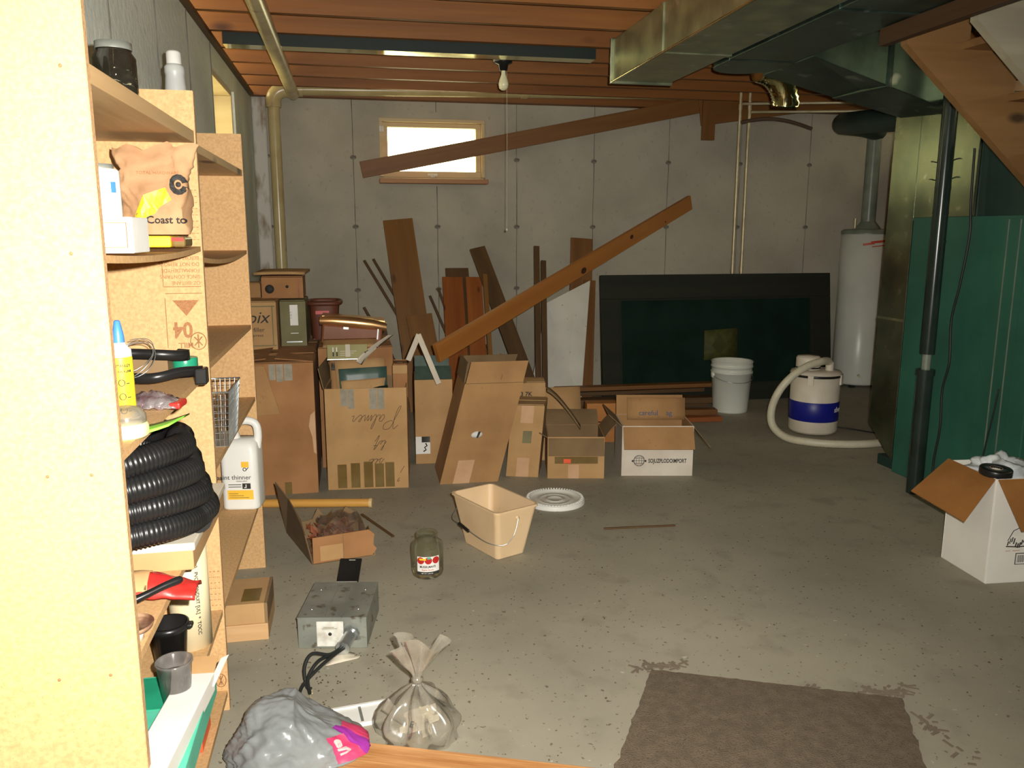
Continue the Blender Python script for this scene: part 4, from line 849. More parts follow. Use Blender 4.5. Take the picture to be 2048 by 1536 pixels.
# ================================================================== things on the floor
t = thing('round_cover', 'round white bucket lid with notched rim lying on the floor', 'lid', (0.975, 3.835, 0.0))
obj('disc', MB().lathe([(0,0.014),(0.035,0.014),(0.037,0.017),(0.041,0.017),(0.043,0.014),(0.075,0.013),(0.077,0.015),(0.081,0.015),(0.083,0.013),(0.128,0.012),(0.130,0.024),(0.146,0.024),(0.149,0.018),(0.150,0.0)], 60), T['white_paint'], t)
nt_ = MB()
for i in range(60):
    a = 2*PI*i/60; nt_.obox((0.1385*math.cos(a), 0.1385*math.sin(a), 0.026), (0.0055*math.cos(a),0.0055*math.sin(a),0), (-0.0035*math.sin(a),0.0035*math.cos(a),0), (0,0,0.003))
o = obj('rim_notches', nt_, T['white_plastic'], t); o['kind'] = 'stuff'
obj('rim', MB().lathe([(0.128,0.0245),(0.146,0.0245),(0.151,0.017),(0.152,0.001)], 60), T['white_plastic'], t)

t = thing('paint_tub', 'cream rectangular plastic tub with wire bail handle on the floor', 'tub', (0.567, 3.296, 0.0), (0,0,math.radians(25)))
def ring(hx, hy, z, r=0.022, n=5):
    out = []
    for cx, cy, a0 in ((hx-r,hy-r,0),(-hx+r,hy-r,PI/2),(-hx+r,-hy+r,PI),(hx-r,-hy+r,1.5*PI)):
        for i in range(n+1): a = a0 + PI/2*i/n; out.append((cx+r*math.cos(a), cy+r*math.sin(a), z))
    return out
rings = [ring(0.07,0.125,0.0,0.015), ring(0.074,0.13,0.004), ring(0.106,0.172,0.215), ring(0.112,0.178,0.217), ring(0.112,0.178,0.226), ring(0.104,0.170,0.226), ring(0.072,0.128,0.010), ring(0.06,0.115,0.008,0.01)]
n = len(rings[0]); tb = MB(); vsx = [p for q in rings for p in q]
fsx = [(j*n+i, j*n+(i+1) % n, (j+1)*n+(i+1) % n, (j+1)*n+i) for j in range(len(rings)-1) for i in range(n)] + [tuple(range(n-1,-1,-1)), tuple(range((len(rings)-1)*n, len(rings)*n))]
obj('tub_shell', tb.add(vsx, fsx, False), T['cream_plastic'], t)
obj('bail_handle', MB().tube(spline([(0.0,-0.178,0.185),(-0.03,-0.187,0.12),(-0.075,-0.18,0.085),(-0.118,-0.13,0.088),(-0.128,-0.03,0.10),(-0.128,0.06,0.115),(-0.122,0.14,0.12),(-0.07,0.187,0.14),(0.0,0.180,0.185)], 6), 0.002, 6), T['alu'], t)
obj('handle_grip', MB().tube([(-0.131,0.0,0.103),(-0.131,0.075,0.116)], 0.007, 8), T['black'], t)
for s_ in (-1, 1): obj('pivot', MB().lathe([(0,0.006),(0.008,0.006),(0.009,0.0)], 10), T['cream_plastic'], t, loc=(0, s_*0.170, 0.186), rot=(-s_*PI/2,0,0))

t = thing('glass_jar', 'empty glass jar with apple sauce label standing on the floor', 'jar', (0.256, 3.065, 0.0))
obj('glass', MB().lathe([(0,0.004),(0.05,0.0),(0.060,0.008),(0.064,0.022),(0.064,0.125),(0.060,0.138),(0.044,0.150),(0.041,0.156),(0.043,0.160),(0.042,0.166),(0.044,0.172),(0.042,0.180),(0.040,0.180),(0.039,0.170)], 44), T['glass_jar'], t)
A0, A1 = -PI/2-0.02-0.72, -PI/2-0.02+0.72
def cyl(z0, z1, a0, a1, R, mat, nm, fnz=None):
    return obj(nm, MB().grid(20, 2, lambda u, v: (R*math.cos(a0+(a1-a0)*u), R*math.sin(a0+(a1-a0)*u), z0+(z1-z0)*v)), T[mat], t)
cyl(0.030, 0.100, A0, A1, 0.0645, 'paper_white', 'paper_label'); cyl(0.026, 0.038, A0, A1, 0.0648, 'ink', 'label_band')
for i in range(3):
    ac = A0 + 0.24 + i*0.48
    dm = MB(); R = 0.0650
    dm.add([((R+0.0002)*math.cos(ac), (R+0.0002)*math.sin(ac), 0.084)] + [(R*math.cos(ac+0.23*math.cos(q)), R*math.sin(ac+0.23*math.cos(q)), 0.084+0.0145*math.sin(q)) for q in [k*2*PI/20 for k in range(20)]], [(0,1+k,1+(k+1) % 20) for k in range(20)])
    obj('printed_apple', dm, T['red'], t)
cyl(0.086, 0.093, A0+0.16, A0+0.58, 0.0654, 'yellow', 'yellow_banner'); cyl(0.090, 0.099, A0+0.66, A0+0.86, 0.0654, 'jade', 'printed_leaf')
bend_text('lettering', "MUSSELMAN'S", 0.0125, T['ink'], t, 0.0649, A0+0.18, 0.055, sx=0.82, bold=0.02); bend_text('lettering', 'Apple Sauce', 0.010, T['redlogo'], t, 0.0649, A0+0.30, 0.0435, sx=0.95)
bend_text('lettering', 'NET WT 1 LB 8 OZ', 0.0055, T['white_ink'], t, 0.0652, A0+0.28, 0.030)

t = thing('metal_box', 'grey sheet metal electrical box with cut black cables', 'electrical box', (-0.216, 2.556, 0.0), (0,0,math.radians(-10)))
obj('case', MB().box(0,0.226,0,0.272,0,0.108), T['metal_box'], t, bevel=0.002); obj('cover_lip', MB().box(-0.001,0.227,-0.001,0.273,0.106,0.110), T['metal_box'], t)
for x in (0.09, 0.14): obj('cover_seam', MB().box(x,x+0.0015,0.0,0.272,0.110,0.1108), T['alu'], t)
for x, y_ in ((0.035,0.06),(0.035,0.21),(0.19,0.06),(0.19,0.21)): obj('cover_screw', MB().lathe([(0,0.004),(0.004,0.003),(0.005,0)], 8, (x,y_,0.110)), T['alu'], t)
obj('rating_plate', MB().box(0.062,0.150,-0.0025,-0.0005,0.008,0.096), T['label_plate'], t, bevel=0.001); obj('plate_hole', MB().lathe([(0,0.001),(0.006,0.001),(0.006,0)], 12), T['ink'], t, loc=(0.106,-0.0026,0.052), rot=(PI/2,0,0))
obj('plate_print', MB().box(0.08,0.13,-0.0030,-0.0024,0.070,0.0715).box(0.085,0.12,-0.0030,-0.0024,0.075,0.0765), T['card_olive'], t); obj('connector', MB().tube([(0.178,-0.002,0.058),(0.160,-0.072,0.040)], 0.0205, 16), T['alu'], t)
obj('lock_nut', MB().tube([(0.179,-0.001,0.0585),(0.176,-0.012,0.056)], 0.028, 8, smooth=False), T['alu'], t); obj('connector_mouth', MB().tube([(0.161,-0.066,0.041),(0.1595,-0.0745,0.0395)], 0.024, 16), T['alu'], t)
for i, pts in enumerate(([(0.16,-0.07,0.045),(0.13,-0.13,0.05),(0.085,-0.17,0.075),(0.07,-0.21,0.05),(0.085,-0.25,0.012),(0.10,-0.255,0.008)],[(0.165,-0.07,0.040),(0.14,-0.13,0.045),(0.11,-0.19,0.04),(0.075,-0.25,0.02),(0.07,-0.29,0.008)],[(0.155,-0.07,0.038),(0.135,-0.12,0.045),(0.105,-0.18,0.055),(0.085,-0.23,0.03),(0.10,-0.28,0.008)])):
    obj('cable', MB().tube(spline(pts, 6), 0.0055, 8), T['blackrub'], t)
for k, (x, y_) in enumerate(((0.102,-0.262),(0.066,-0.30),(0.104,-0.29))): obj('copper_tip', MB().tube([(x,y_,0.008),(x+0.004,y_-0.014,0.006)], 0.003, 6), T['copper'], t)
obj('side_knockout', MB().lathe([(0,0.002),(0.011,0.002),(0.012,0)], 12), T['dirt'], t, loc=(0.226,0.11,0.05), rot=(0,PI/2,0))
t = thing('switch_plate', 'small black hinged plate with white edges behind the metal box', 'plate', (-0.105, 3.02, 0.0), (0,0,math.radians(-10)))
obj('plate', MB().slab(1,1,lambda u, v: (0.085*u, 0.02+0.10*v, 0.004+0.055*v), (0,0,0.006), smooth=False), T['black'], t); obj('white_tab', MB().box(0.0,0.08,-0.005,0.02,0.0,0.012), T['white_plastic'], t); obj('white_tab', MB().box(0.035,0.06,0.112,0.122,0.045,0.062), T['white_plastic'], t)

# torn open box with film, leaves and a pole behind
t = thing('torn_carton', 'torn open brown carton on the floor holding clear film and dry leaves', 'box', (-0.198, 3.252, 0.0), (0,0,math.radians(12)))
w_, d_, h_ = 0.255, 0.30, 0.115
obj('front_panel', MB().prism([(0,0),(w_-0.01,0.0),(w_+0.012,0.03),(w_-0.004,0.05),(w_+0.004,0.095),(w_-0.02,0.118),(0.02,h_),(0,h_)], lambda a, b, c: (a, c, b), 0.0, 0.005), T['card_red'], t)
obj('panel_crease', MB().box(0.125,0.127,-0.0008,0.0,0.0,h_), T['card_in'], t); obj('pale_panel', MB().box(0.03,0.124,-0.0008,0.0,0.01,0.075), T['card_light'], t)
lf = [(-0.198,3.252,0.0),(-0.331,3.651,0.0),(-0.369,3.65,0.243),(-0.312,3.59,0.182),(-0.250,3.40,0.145),(-0.226,3.28,0.120)]
lf2 = [(x-0.005,y_,z) for x, y_, z in lf]
lfm = MB().add(lf+lf2, [tuple(range(6)), tuple(range(11,5,-1))]+[(i,(i+1) % 6,6+(i+1) % 6,6+i) for i in range(6)])
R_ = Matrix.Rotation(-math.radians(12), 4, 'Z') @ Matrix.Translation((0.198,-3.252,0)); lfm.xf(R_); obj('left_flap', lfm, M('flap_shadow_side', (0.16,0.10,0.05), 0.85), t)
obj('back_panel', MB().prism([(-0.02,0),(w_,0.0),(w_,0.09),(0.2,0.13),(0.17,0.085),(0.1,0.10),(0.075,0.14),(0.05,0.09),(-0.03,0.08)], lambda a, b, c: (a, d_+c, b), 0.0, 0.005), T['card_in'], t)
obj('right_panel', MB().prism([(0,0),(d_,0),(d_,0.09),(0.16,0.06),(0.1,0.10),(0.03,0.07)], lambda a, b, c: (w_+c, a, b), 0.0, 0.005), T['card_in'], t)
obj('base_panel', MB().box(0.0,w_,0.0,d_,0,0.004), T['card_in'], t)
random.seed(11)
lv = MB()
for i in range(150):
    cx, cy, cz = random.uniform(0.02,0.2), random.uniform(0.03,0.26), random.uniform(0.02,0.10); e = Euler((random.uniform(-1,1),random.uniform(-1,1),random.uniform(0,6))).to_matrix(); L_ = random.uniform(0.015,0.032)
    lv.add([e @ Vector(p)*L_ + Vector((cx,cy,cz)) for p in ((-1,0,0),(0,0.45,0.15),(1,0,0.1),(0,-0.45,0.15))], [(0,1,2,3)])
o = obj('dry_leaves', lv, T['leaf']); o.location = t.location; o.rotation_euler = t.rotation_euler; tag(o, 'heap of reddish dry leaves in the torn carton', 'leaves'); o['kind'] = 'stuff'
fm = MB().slab(9, 8, lambda u, v: (0.03+0.20*u+0.03*v, 0.02+0.27*v, 0.085+0.075*math.sin(PI*min(1,v*1.1))*math.sin(PI*(0.12+0.8*u))+0.045*noise.noise((u*6+v*2,v*6-u*3,2))), (0,0,0.0008), smooth=False); o = obj('plastic_film', fm, T['film']); o.location = t.location; o.rotation_euler = t.rotation_euler; tag(o, 'shiny crumpled clear film spilling from the torn carton', 'plastic film')
o = obj('wooden_pole', MB().tube([(-0.66,4.06,0.022),(0.045,3.935,0.022)], 0.021, 18), T['pole']); tag(o, 'round varnished wooden pole lying behind the torn carton', 'pole')
obj('pole_end', MB().tube([(0.0445,3.9352,0.022),(0.060,3.932,0.022)], 0.0235, 18), T['dowel_end'], o)
for nm, lb, a, b, w in (('floor_stick','thin dark stick lying alone on the open floor',(1.10,3.405,0.006),(1.44,3.38,0.006),0.011),('floor_stick','short dark stick poking out right of the torn carton',(0.005,3.75,0.03),(0.142,3.49,0.007),0.013)):
    o = board(nm, a, b, w, 0.008, T['board_dark'], up=(0,1,0)); tag(o, lb, 'stick')
o = obj('leaf_scrap', MB().slab(5,3,lambda u, v: (-0.125+0.10*u+0.02*v, 2.42+0.05*v+0.03*u, 0.003+0.012*math.sin(u*5)*v), (0,0,0.0015)), T['paper']); tag(o, 'torn pale paper scrap beside the cut cables', 'paper')

t = thing('wood_block', 'lower pale wooden block on the floor by the bookcase', 'wood block', (-0.60, 2.64, 0.0))
obj('block', MB().box(0,0.282,0,0.22,0,0.058), wood('block_wood', (0.62,0.40,0.20), (0.50,0.29,0.13), axis=0, g=16), t, bevel=0.002)
t = thing('wood_block', 'upper wooden block with dark patch stacked by the bookcase', 'wood block', (-0.60, 2.645, 0.058))
obj('block', MB().box(0,0.272,0,0.215,0,0.072), T['card_light'], t, bevel=0.002); obj('dark_patch', MB().box(0.195,0.255,0.02,0.12,0.0715,0.0735), T['tape'], t); obj('side_strip', MB().box(0.272,0.282,0.0,0.215,0.0,0.072), T['card_in'], t)

# grey bag, clear bag, white strip, plank, carpet
t = thing('grey_bag', 'crumpled grey plastic shopping bag with magenta print in the foreground', 'plastic bag', (-0.165, 1.965, 0.0))
def gb(u, v):
    a = 2*PI*u; e = -PI/2 + PI*v; d = Vector((math.cos(a)*math.cos(e), math.sin(a)*math.cos(e), math.sin(e)))
    q = Vector((d.x*0.8+d.z*0.9, d.y, d.z*0.5-d.x*0.5))
    s1 = noise.noise(d*1.2 + Vector((9,0,0))); s2 = 1-abs(noise.noise(Vector((q.x*1.1, q.y*1.6, q.z*5.0)) + Vector((0,4,0))))*2; s3 = 1-abs(noise.noise(Vector((q.z*3.0, q.x*7.0, q.y*3.0)) + Vector((2,0,3))))*2; s4 = 1-abs(noise.noise(Vector((q.x*4.0+q.y*9.0, q.z*10.0, q.y*3.0)) + Vector((5,1,3))))*2
    k = 1 + 0.16*s1 + 0.065*s2 + 0.038*s3 + 0.022*s4
    hgt = 0.125 if d.z > 0 else 0.06
    p = Vector((0.165*d.x*k, 0.115*d.y*k, 0.045 + hgt*d.z*k*(1.0 - 0.66*max(0.0, d.x)**0.6)))
    p.x -= 0.018; p.z = max(p.z, 0.002)
    return p
obj('bag', MB().grid(128, 72, gb, closed_u=True), T['greybag'], t)
def gprint(a0, a1, e0, e1, mat, nm):
    obj(nm, MB().grid(14, 8, lambda u, v: Vector(gb((a0+(a1-a0)*u) % 1.0, e0+(e1-e0)*v)) + Vector((0.004, -0.006, 0.004))), T[mat], t)
gprint(0.85, 0.915, 0.48, 0.74, 'magenta', 'magenta_print'); gprint(0.915, 0.955, 0.48, 0.80, 'purple', 'purple_print'); gprint(0.955, 1.02, 0.47, 0.78, 'magenta', 'magenta_print')
lt_ = text('lettering', 'en', 0.10, T['paper_white'], t, (0,0,0), (0,0,0), bold=0.03)
for v in lt_.data.vertices: v.co = Vector(gb((0.862+0.55*v.co.y) % 1.0, 0.72-1.6*v.co.x)) + Vector((0.006,-0.009,0.006))
t = thing('clear_bag', 'knotted clear plastic bag of scraps standing in the foreground', 'plastic bag', (0.135, 2.02, 0.0))
def cb(u, v):
    a = 2*PI*u
    if v < 0.62:
        s_ = v/0.62; r0 = 0.104*math.sin(PI*(0.30+0.70*s_))**0.7 if s_ < 1 else 0.0
        r0 = 0.098*(1-s_**2.2)+0.010; z = 0.002+0.150*s_
    elif v < 0.68: r0 = 0.010; z = 0.152+0.02*(v-0.62)/0.06
    else:
        s_ = (v-0.68)/0.32; r0 = 0.010+0.058*s_**1.1; z = 0.172+0.095*s_
    pl = 1 + 0.24*math.sin(7*a+3*v)*min(1, 0.35+v) + 0.22*noise.noise((math.cos(a)*2.5, math.sin(a)*2.5, v*5))
    fx = 1.0 if v < 0.68 else 1.0; fy = 1.0 if v < 0.68 else 0.35
    x = r0*pl*math.cos(a)*fx; y_ = r0*pl*math.sin(a)*fy
    zz = z + (0.022*math.sin(3*a+1.0)*max(0,(v-0.7)/0.3) if v > 0.7 else 0) - 0.02*max(0, (v-0.8))*x*20
    if v < 0.2: zz = max(0.002, zz)
    return (x - 0.0 + (0.012*(v-0.68)/0.32 if v > 0.68 else 0), y_, zz)
obj('film_bag', MB().grid(64, 46, cb, closed_u=True), T['film2'], t)
obj('ear', MB().slab(8,6,lambda u, v: (-0.045-0.055*u+0.02*v, -0.02-0.01*u, 0.045+0.055*u*(1-0.2*v)+0.045*v*u), (0,0.001,0)), T['film2'], t)
obj('knot', MB().lathe([(0.007,0.150),(0.016,0.156),(0.017,0.164),(0.008,0.172)], 12), T['film2'], t)
text('lettering', 'Bu', 0.034, T['ink'], t, (-0.092,-0.105,0.004), (PI/2*0.85,0.25,-0.35), bold=0.02); text('lettering', 'E', 0.022, T['ink'], t, (-0.03,-0.080,0.075), (PI/2*0.7,0.3,-0.2), bold=0.02)
random.seed(21)
sc = MB()
for i in range(26):
    a = random.uniform(0,6.28); rr = random.uniform(0,0.05); sc.obox((rr*math.cos(a), rr*math.sin(a), 0.012+random.uniform(0,0.06)), (random.uniform(.008,.02),0,.004), (0,random.uniform(.006,.014),.003), (0.001,0.001,0.0012))
o = obj('paper_scraps', sc, T['paper']); o.location = t.location; tag(o, 'pale scraps inside the knotted clear bag', 'scraps'); o['kind'] = 'stuff'
t = thing('white_strip', 'white grooved plastic strip on the floor between the two bags', 'strip', (-0.25, 2.05, 0.0), (0,0,math.radians(7)))
obj('strip', MB().box(0,0.32,0,0.105,0,0.008), T['white_plastic'], t, bevel=0.001); obj('side_rail', MB().box(0,0.32,0,0.006,0.008,0.013), T['white_plastic'], t); obj('side_rail', MB().box(0,0.32,0.088,0.094,0.008,0.013), T['white_plastic'], t)
obj('joint', MB().box(0.235,0.243,0.006,0.088,0.008,0.0088), T['metal_box'], t)
o = board('floor_plank', (-0.115, 1.895, 0.0175), (1.28, 1.360, 0.0175), 0.19, 0.035, T['plank'], up=(0,1,0)); tag(o, 'grained wooden plank at the bottom edge of the view', 'plank')
cv = []
ca, cb_, cc, cd = Vector((0.876,2.197,0)), Vector((1.540,1.905,0)), Vector((1.06,0.95,0)), Vector((0.30,1.25,0))
def edge(p, q, n, amp, seed): return [p+(q-p)*(i/n) + Vector((q-p)).normalized().cross(Vector((0,0,1)))*amp*noise.noise((i*0.45, seed, 0)) for i in range(n)]
poly = edge(ca, cb_, 60, 0.006, 1) + edge(cb_, cc, 60, 0.010, 2) + edge(cc, cd, 20, 0.01, 3) + edge(cd, ca, 70, 0.010, 4)
tc_ = MB().prism([(p.x, p.y) for p in poly], lambda a, b, c: (a, b, c), 0.0005, 0.008)
cp_ = obj('carpet_scrap', tc_, T['carpet']); tag(cp_, 'brown-grey carpet scrap with frayed edges on the concrete floor', 'carpet')
fr_ = MB(); random.seed(4)
for (px, py, n_, sx, sy) in ((0.905,2.215,46,0.07,0.022),(1.50,1.945,60,0.075,0.028),(1.30,2.015,14,0.05,0.01),(1.535,1.75,20,0.02,0.10)):
    for i in range(n_):
        x, y_ = random.gauss(px, sx*0.6), random.gauss(py, sy*0.6); a = random.uniform(0,3.14); L_ = random.uniform(0.006,0.02)
        fr_.obox((x,y_,0.002+0.0025*random.random()), (L_*math.cos(a),L_*math.sin(a),0), (-0.004*math.sin(a),0.004*math.cos(a),0), (0,0,0.0012))
o = obj('frayed_fibres', fr_, M('carpet_fibre', (0.20,0.16,0.115), 0.95), cp_); o['kind'] = 'stuff'
# loose grit
gr = MB(); random.seed(8)
for i in range(420):
    x, y_ = random.uniform(-0.3,2.2), random.uniform(1.7,4.0)
    if random.random() < 0.5: x, y_ = random.gauss(-0.08,0.14), random.gauss(2.3,0.16)
    s_ = random.uniform(0.0006,0.0022); a = random.uniform(0,3)
    gr.obox((x,y_,s_*0.5), (s_*1.4*math.cos(a),s_*1.4*math.sin(a),0), (-s_*math.sin(a),s_*math.cos(a),0), (0,0,s_*0.5))
o = obj('floor_grit', gr, T['dirt']); tag(o, 'dark grit and crumbs scattered over the concrete floor', 'grit'); o['kind'] = 'stuff'

# ================================================================== the bookcase
BK = thing('bookcase', 'long particleboard bookcase with three uprights along the left wall', 'bookcase', (-0.545, 1.42, 0.0))
def upright(y0, yb, lab=None):
    t_ = 0.019
    return obj('upright', MB().hexa([(-0.70,yb,0),(-0.39,yb,0),(-0.39,yb+t_,0),(-0.70,yb+t_,0),(-0.70,y0,1.712),(-0.39,y0,1.712),(-0.39,y0+t_,1.712),(-0.70,y0+t_,1.712)]), T['chip'], BK, world=True)
upright(1.412, 1.395); UP2 = upright(2.325, 2.235); upright(3.285, 3.262)
for yb, y0 in ((1.395,1.412),(2.235,2.325),(3.262,3.285)):
    obj('edge_strip', MB().hexa([(-0.39,yb+0.001,0.001),(-0.3885,yb+0.001,0.001),(-0.3885,yb+0.018,0.001),(-0.39,yb+0.018,0.001),(-0.39,y0+0.001,1.711),(-0.3885,y0+0.001,1.711),(-0.3885,y0+0.018,1.711),(-0.39,y0+0.018,1.711)]), T['chip_edge'], BK, world=True)
def shelf(y0, y1, z, th, sag=0.0, mat='chip', xf=-0.392):
    def fn(u, v): return (-0.70+(xf+0.70)*u, y0+(y1-y0)*v, z-th-sag*4*v*(1-v))
    return obj('shelf', MB().slab(4, 14, fn, (0,0,th), smooth=False), T[mat], BK, world=True)
shelf(1.43, 2.325, 1.610, 0.030, mat='shelf_pine'); shelf(1.43, 2.315, 1.314, 0.013, 0.010); shelf(1.43, 2.295, 0.984, 0.016); shelf(1.425, 2.275, 0.616, 0.016); shelf(1.42, 2.255, 0.302, 0.016); shelf(1.42, 2.24, 0.06, 0.016)
shelf(2.344, 3.285, 1.580, 0.022, mat='shelf_pine'); shelf(2.34, 3.28, 1.283, 0.013, 0.016); shelf(2.32, 3.275, 0.997, 0.016); shelf(2.30, 3.27, 0.712, 0.016); shelf(2.27, 3.265, 0.300, 0.016)
# nails on the near upright, knot on the top shelf
for x, z in ((-0.503,0.955),(-0.436,0.954),(-0.518,0.594),(-0.436,0.594),(-0.425,1.60),(-0.435,1.317)): obj('nail_head', MB().lathe([(0,0.0012),(0.0026,0.001),(0.003,0)], 8), T['stamp'], BK, loc=(x+0.545, 1.395+0.017*z/1.712-1.42-0.0003, z), rot=(PI/2,0,0))
# mill stamps, printed upside down on the middle upright (face at y = 2.235..2.325)
def yf(z): return 2.235 + 0.090*z/1.712 - 0.0006
def stamp(st, size, x, z, ang=PI, sx=1.0, bold=0.0):
    return text('mill_stamp', st, size, T['stamp'], BK, (x+0.545, yf(z)-1.42, z), (PI/2+(0.0525 if abs(ang-PI) < 0.1 else -0.0525), ang, 0), sx=sx, bold=bold)
stamp('04', 0.058, -0.425, 1.112, sx=0.85, bold=0.03); stamp('MILL', 0.020, -0.425, 1.058, sx=0.95, bold=0.02)
for i, s_ in enumerate(('OZ-BRITANE', 'SINCE CONTAINS', 'FORMALDEHYDE', 'DO NOT REMOVE', 'BEFORE USING')): stamp(s_, 0.014, -0.398, 1.222+0.0165*i, sx=0.9)
for i in range(9): stamp('-- --- - -- ---', 0.016, -0.394, 1.335+0.016*i, sx=0.65, bold=0.01)
ln = MB()
for (xa, za, xb, zb) in ((-0.492,1.208,-0.397,1.208),(-0.492,1.208,-0.492,1.30),(-0.488,1.19,-0.396,1.19),(-0.490,1.178,-0.490,1.045)): ln.tube([(xa, yf(za), za),(xb, yf(zb), zb)], 0.0008, 4)
ln.prism([(-0.472,1.172),(-0.405,1.172),(-0.4385,1.130)], lambda a, b, c: (a, yf(b)+c, b), -0.0004, 0.0002)
for k in range(1): ln.tube([(-0.412+0.020*math.cos(a), yf(1.06)-0.0003, 1.062+0.023*math.sin(a)) for a in [i*2*PI/20 for i in range(20)]], 0.0012, 4, closed=True)
for dx, dz in ((0.010,0.012),(-0.010,0.012),(0.0,0.018)): ln.tube([(-0.412-dx, yf(1.06)-0.0003, 1.062-dz),(-0.412+dx, yf(1.06)-0.0003, 1.062+dz)], 0.0014, 4)
obj('mill_stamp', ln, T['stamp'], BK, world=True)
for c_ in range(3):
    for i in range(10): stamp(['- --','---','-- -','--'][i % 4], 0.014, -0.395-0.0105*c_, 0.27+0.0165*i, ang=PI, sx=0.42, bold=0.02)
stamp('2', 0.062, -0.425, 0.122, sx=0.8, bold=0.03)
lk = MB().tube([(-0.408+0.014*math.cos(a), yf(0.09)-0.0003, 0.092+0.020*math.sin(a)) for a in [i*2*PI/18 for i in range(18)]], 0.0012, 4, closed=True)
for dx in (-0.006, 0.0, 0.006): lk.tube([(-0.408+dx, yf(0.09)-0.0003, 0.078),(-0.408-dx, yf(0.09)-0.0003, 0.106)], 0.0012, 4)
obj('mill_stamp', lk, T['stamp'], BK, world=True)

# ------------------------------------------------------------------ top shelf
for i, (x, y_, r0, h_, lb) in enumerate(((-0.475,1.93,0.043,0.125,'squat dark glass jar nearest the front on the top shelf'),(-0.545,1.80,0.042,0.15,'taller dark glass jar at the left of the top shelf'),(-0.50,1.68,0.036,0.11,'small dark glass jar half hidden by the near upright'))):
    t = thing('glass_tumbler', lb, 'glass jar', (x, y_, 1.610), group='dark glass jars on the top shelf')
    obj('glass', MB().lathe([(0,0.003),(r0*0.9,0),(r0,0.01),(r0,h_*0.8),(r0*0.8,h_*0.9),(r0*0.8,h_),(r0*0.74,h_),(r0*0.74,h_*0.9),(r0*0.93,h_*0.78),(r0*0.93,0.012),(0,0.01)], 28), T['glass_dark'], t)
    obj('lid', MB().lathe([(r0*0.84,h_*0.93),(r0*0.84,h_+0.006),(0,h_+0.008)], 24), T['metal_box'], t)
t = thing('squeeze_bottle', 'white plastic bottle with white cap on the top shelf', 'bottle', (-0.53, 2.87, 1.580))
obj('bottle_body', MB().lathe([(0,0.0),(0.033,0),(0.036,0.01),(0.036,0.18),(0.030,0.245),(0.0285,0.26),(0.0305,0.268),(0.0305,0.285),(0.022,0.295),(0,0.295)], 28), M('frosted_bottle', (0.56,0.58,0.56), 0.35), t)
obj('cap', MB().lathe([(0.023,0.290),(0.0225,0.328),(0.018,0.334),(0,0.335)], 24), T['white_plastic'], t)

# ------------------------------------------------------------------ second shelf: kraft bag, white box, can, yellow level
t = thing('paper_bag', 'crumpled kraft paper bag with yellow arrow print on the second shelf', 'paper bag', (-0.455, 2.10, 1.345))
def bagp(u, v):
    a = 2*PI*u; cx, sy = math.cos(a), math.sin(a)
    hw = 0.076 + 0.018*v; hd = 0.040*(1-v**2.5)+0.004
    x = hw*math.copysign(abs(cx)**0.55, cx); y_ = hd*math.copysign(abs(sy)**0.55, sy)
    k = 0.010*noise.noise((x*26, y_*26+3, v*5)) + 0.009*abs(noise.noise((x*45+v*6, v*9, 1)))
    zt = 0.205*v + (0.008*math.sin(x*90)+0.006*math.sin(x*37)) * max(0, v-0.75)*4
    lean_ = -0.008*math.sin(v*PI)*1.0
    return (x*(1-0.10*math.sin(PI*v)) + 0.008*v + k, y_ + k + lean_, zt)
obj('bag_wall', MB().grid(80, 30, bagp, closed_u=True), T['kraft'], t)
def onbag(x, z):    # front surface of the bag at print position
    v = min(0.98, max(0.02, z/0.205)); best = min((bagp(0.5+0.5*i/60, v) for i in range(61)), key=lambda p: abs(p[0]-x))
    return best[1] - 0.0022
def conform(o):     # lay a flat print onto the creased paper
    bm = bmesh.new(); bm.from_mesh(o.data); bmesh.ops.triangulate(bm, faces=bm.faces); bmesh.ops.subdivide_edges(bm, edges=bm.edges, cuts=2, use_grid_fill=True)
    M_ = o.matrix_basis.copy(); Mi = M_.inverted()
    for v in bm.verts:
        p = M_ @ v.co; p.y = onbag(p.x, p.z); v.co = Mi @ p
    bm.to_mesh(o.data); bm.free(); return o
def bagprint(nm, poly, mat, off=0.0):
    n_ = len(poly); c0 = (sum(p[0] for p in poly)/n_, sum(p[1] for p in poly)/n_)
    conform(obj(nm, MB().add([(a, -off, b) for a, b in poly], [tuple(range(n_))]), T[mat], t))
bagprint('yellow_arrow', [(-0.040,0.035),(-0.012,0.090),(0.035,0.108),(0.048,0.080),(0.020,0.062),(0.010,0.048),(-0.008,0.040),(-0.03,0.015)], 'yellow')
cg = []
for i in range(13): a = PI*0.08 + i*(PI*1.84)/12; cg.append((0.064+0.020*math.cos(a), 0.115+0.024*math.sin(a)))
for i in range(12,-1,-1): a = PI*0.08 + i*(PI*1.84)/12; cg.append((0.064+0.009*math.cos(a), 0.115+0.011*math.sin(a)))
bagprint('letter_emblem', cg, 'ink', 0.002)
conform(text('lettering', 'Coast to', 0.024, T['ink'], t, (-0.010, 0, 0.026), (PI/2,0,0), bold=0.025, ext=0)); conform(text('lettering', 'TOTAL HARDWARE', 0.0105, T['stamp'], t, (-0.028, 0, 0.138), (PI/2,0,0), ext=0))
obj('emblem_dot', MB().lathe([(0,0.001),(0.006,0.001),(0.0062,0)], 12), T['ink'], t, loc=(0.064, onbag(0.064,0.115), 0.115), rot=(PI/2,0,0))
t = thing('yellow_level', 'yellow plastic tool with orange end lying under the kraft bag', 'tool', (-0.455, 2.08, 1.316))
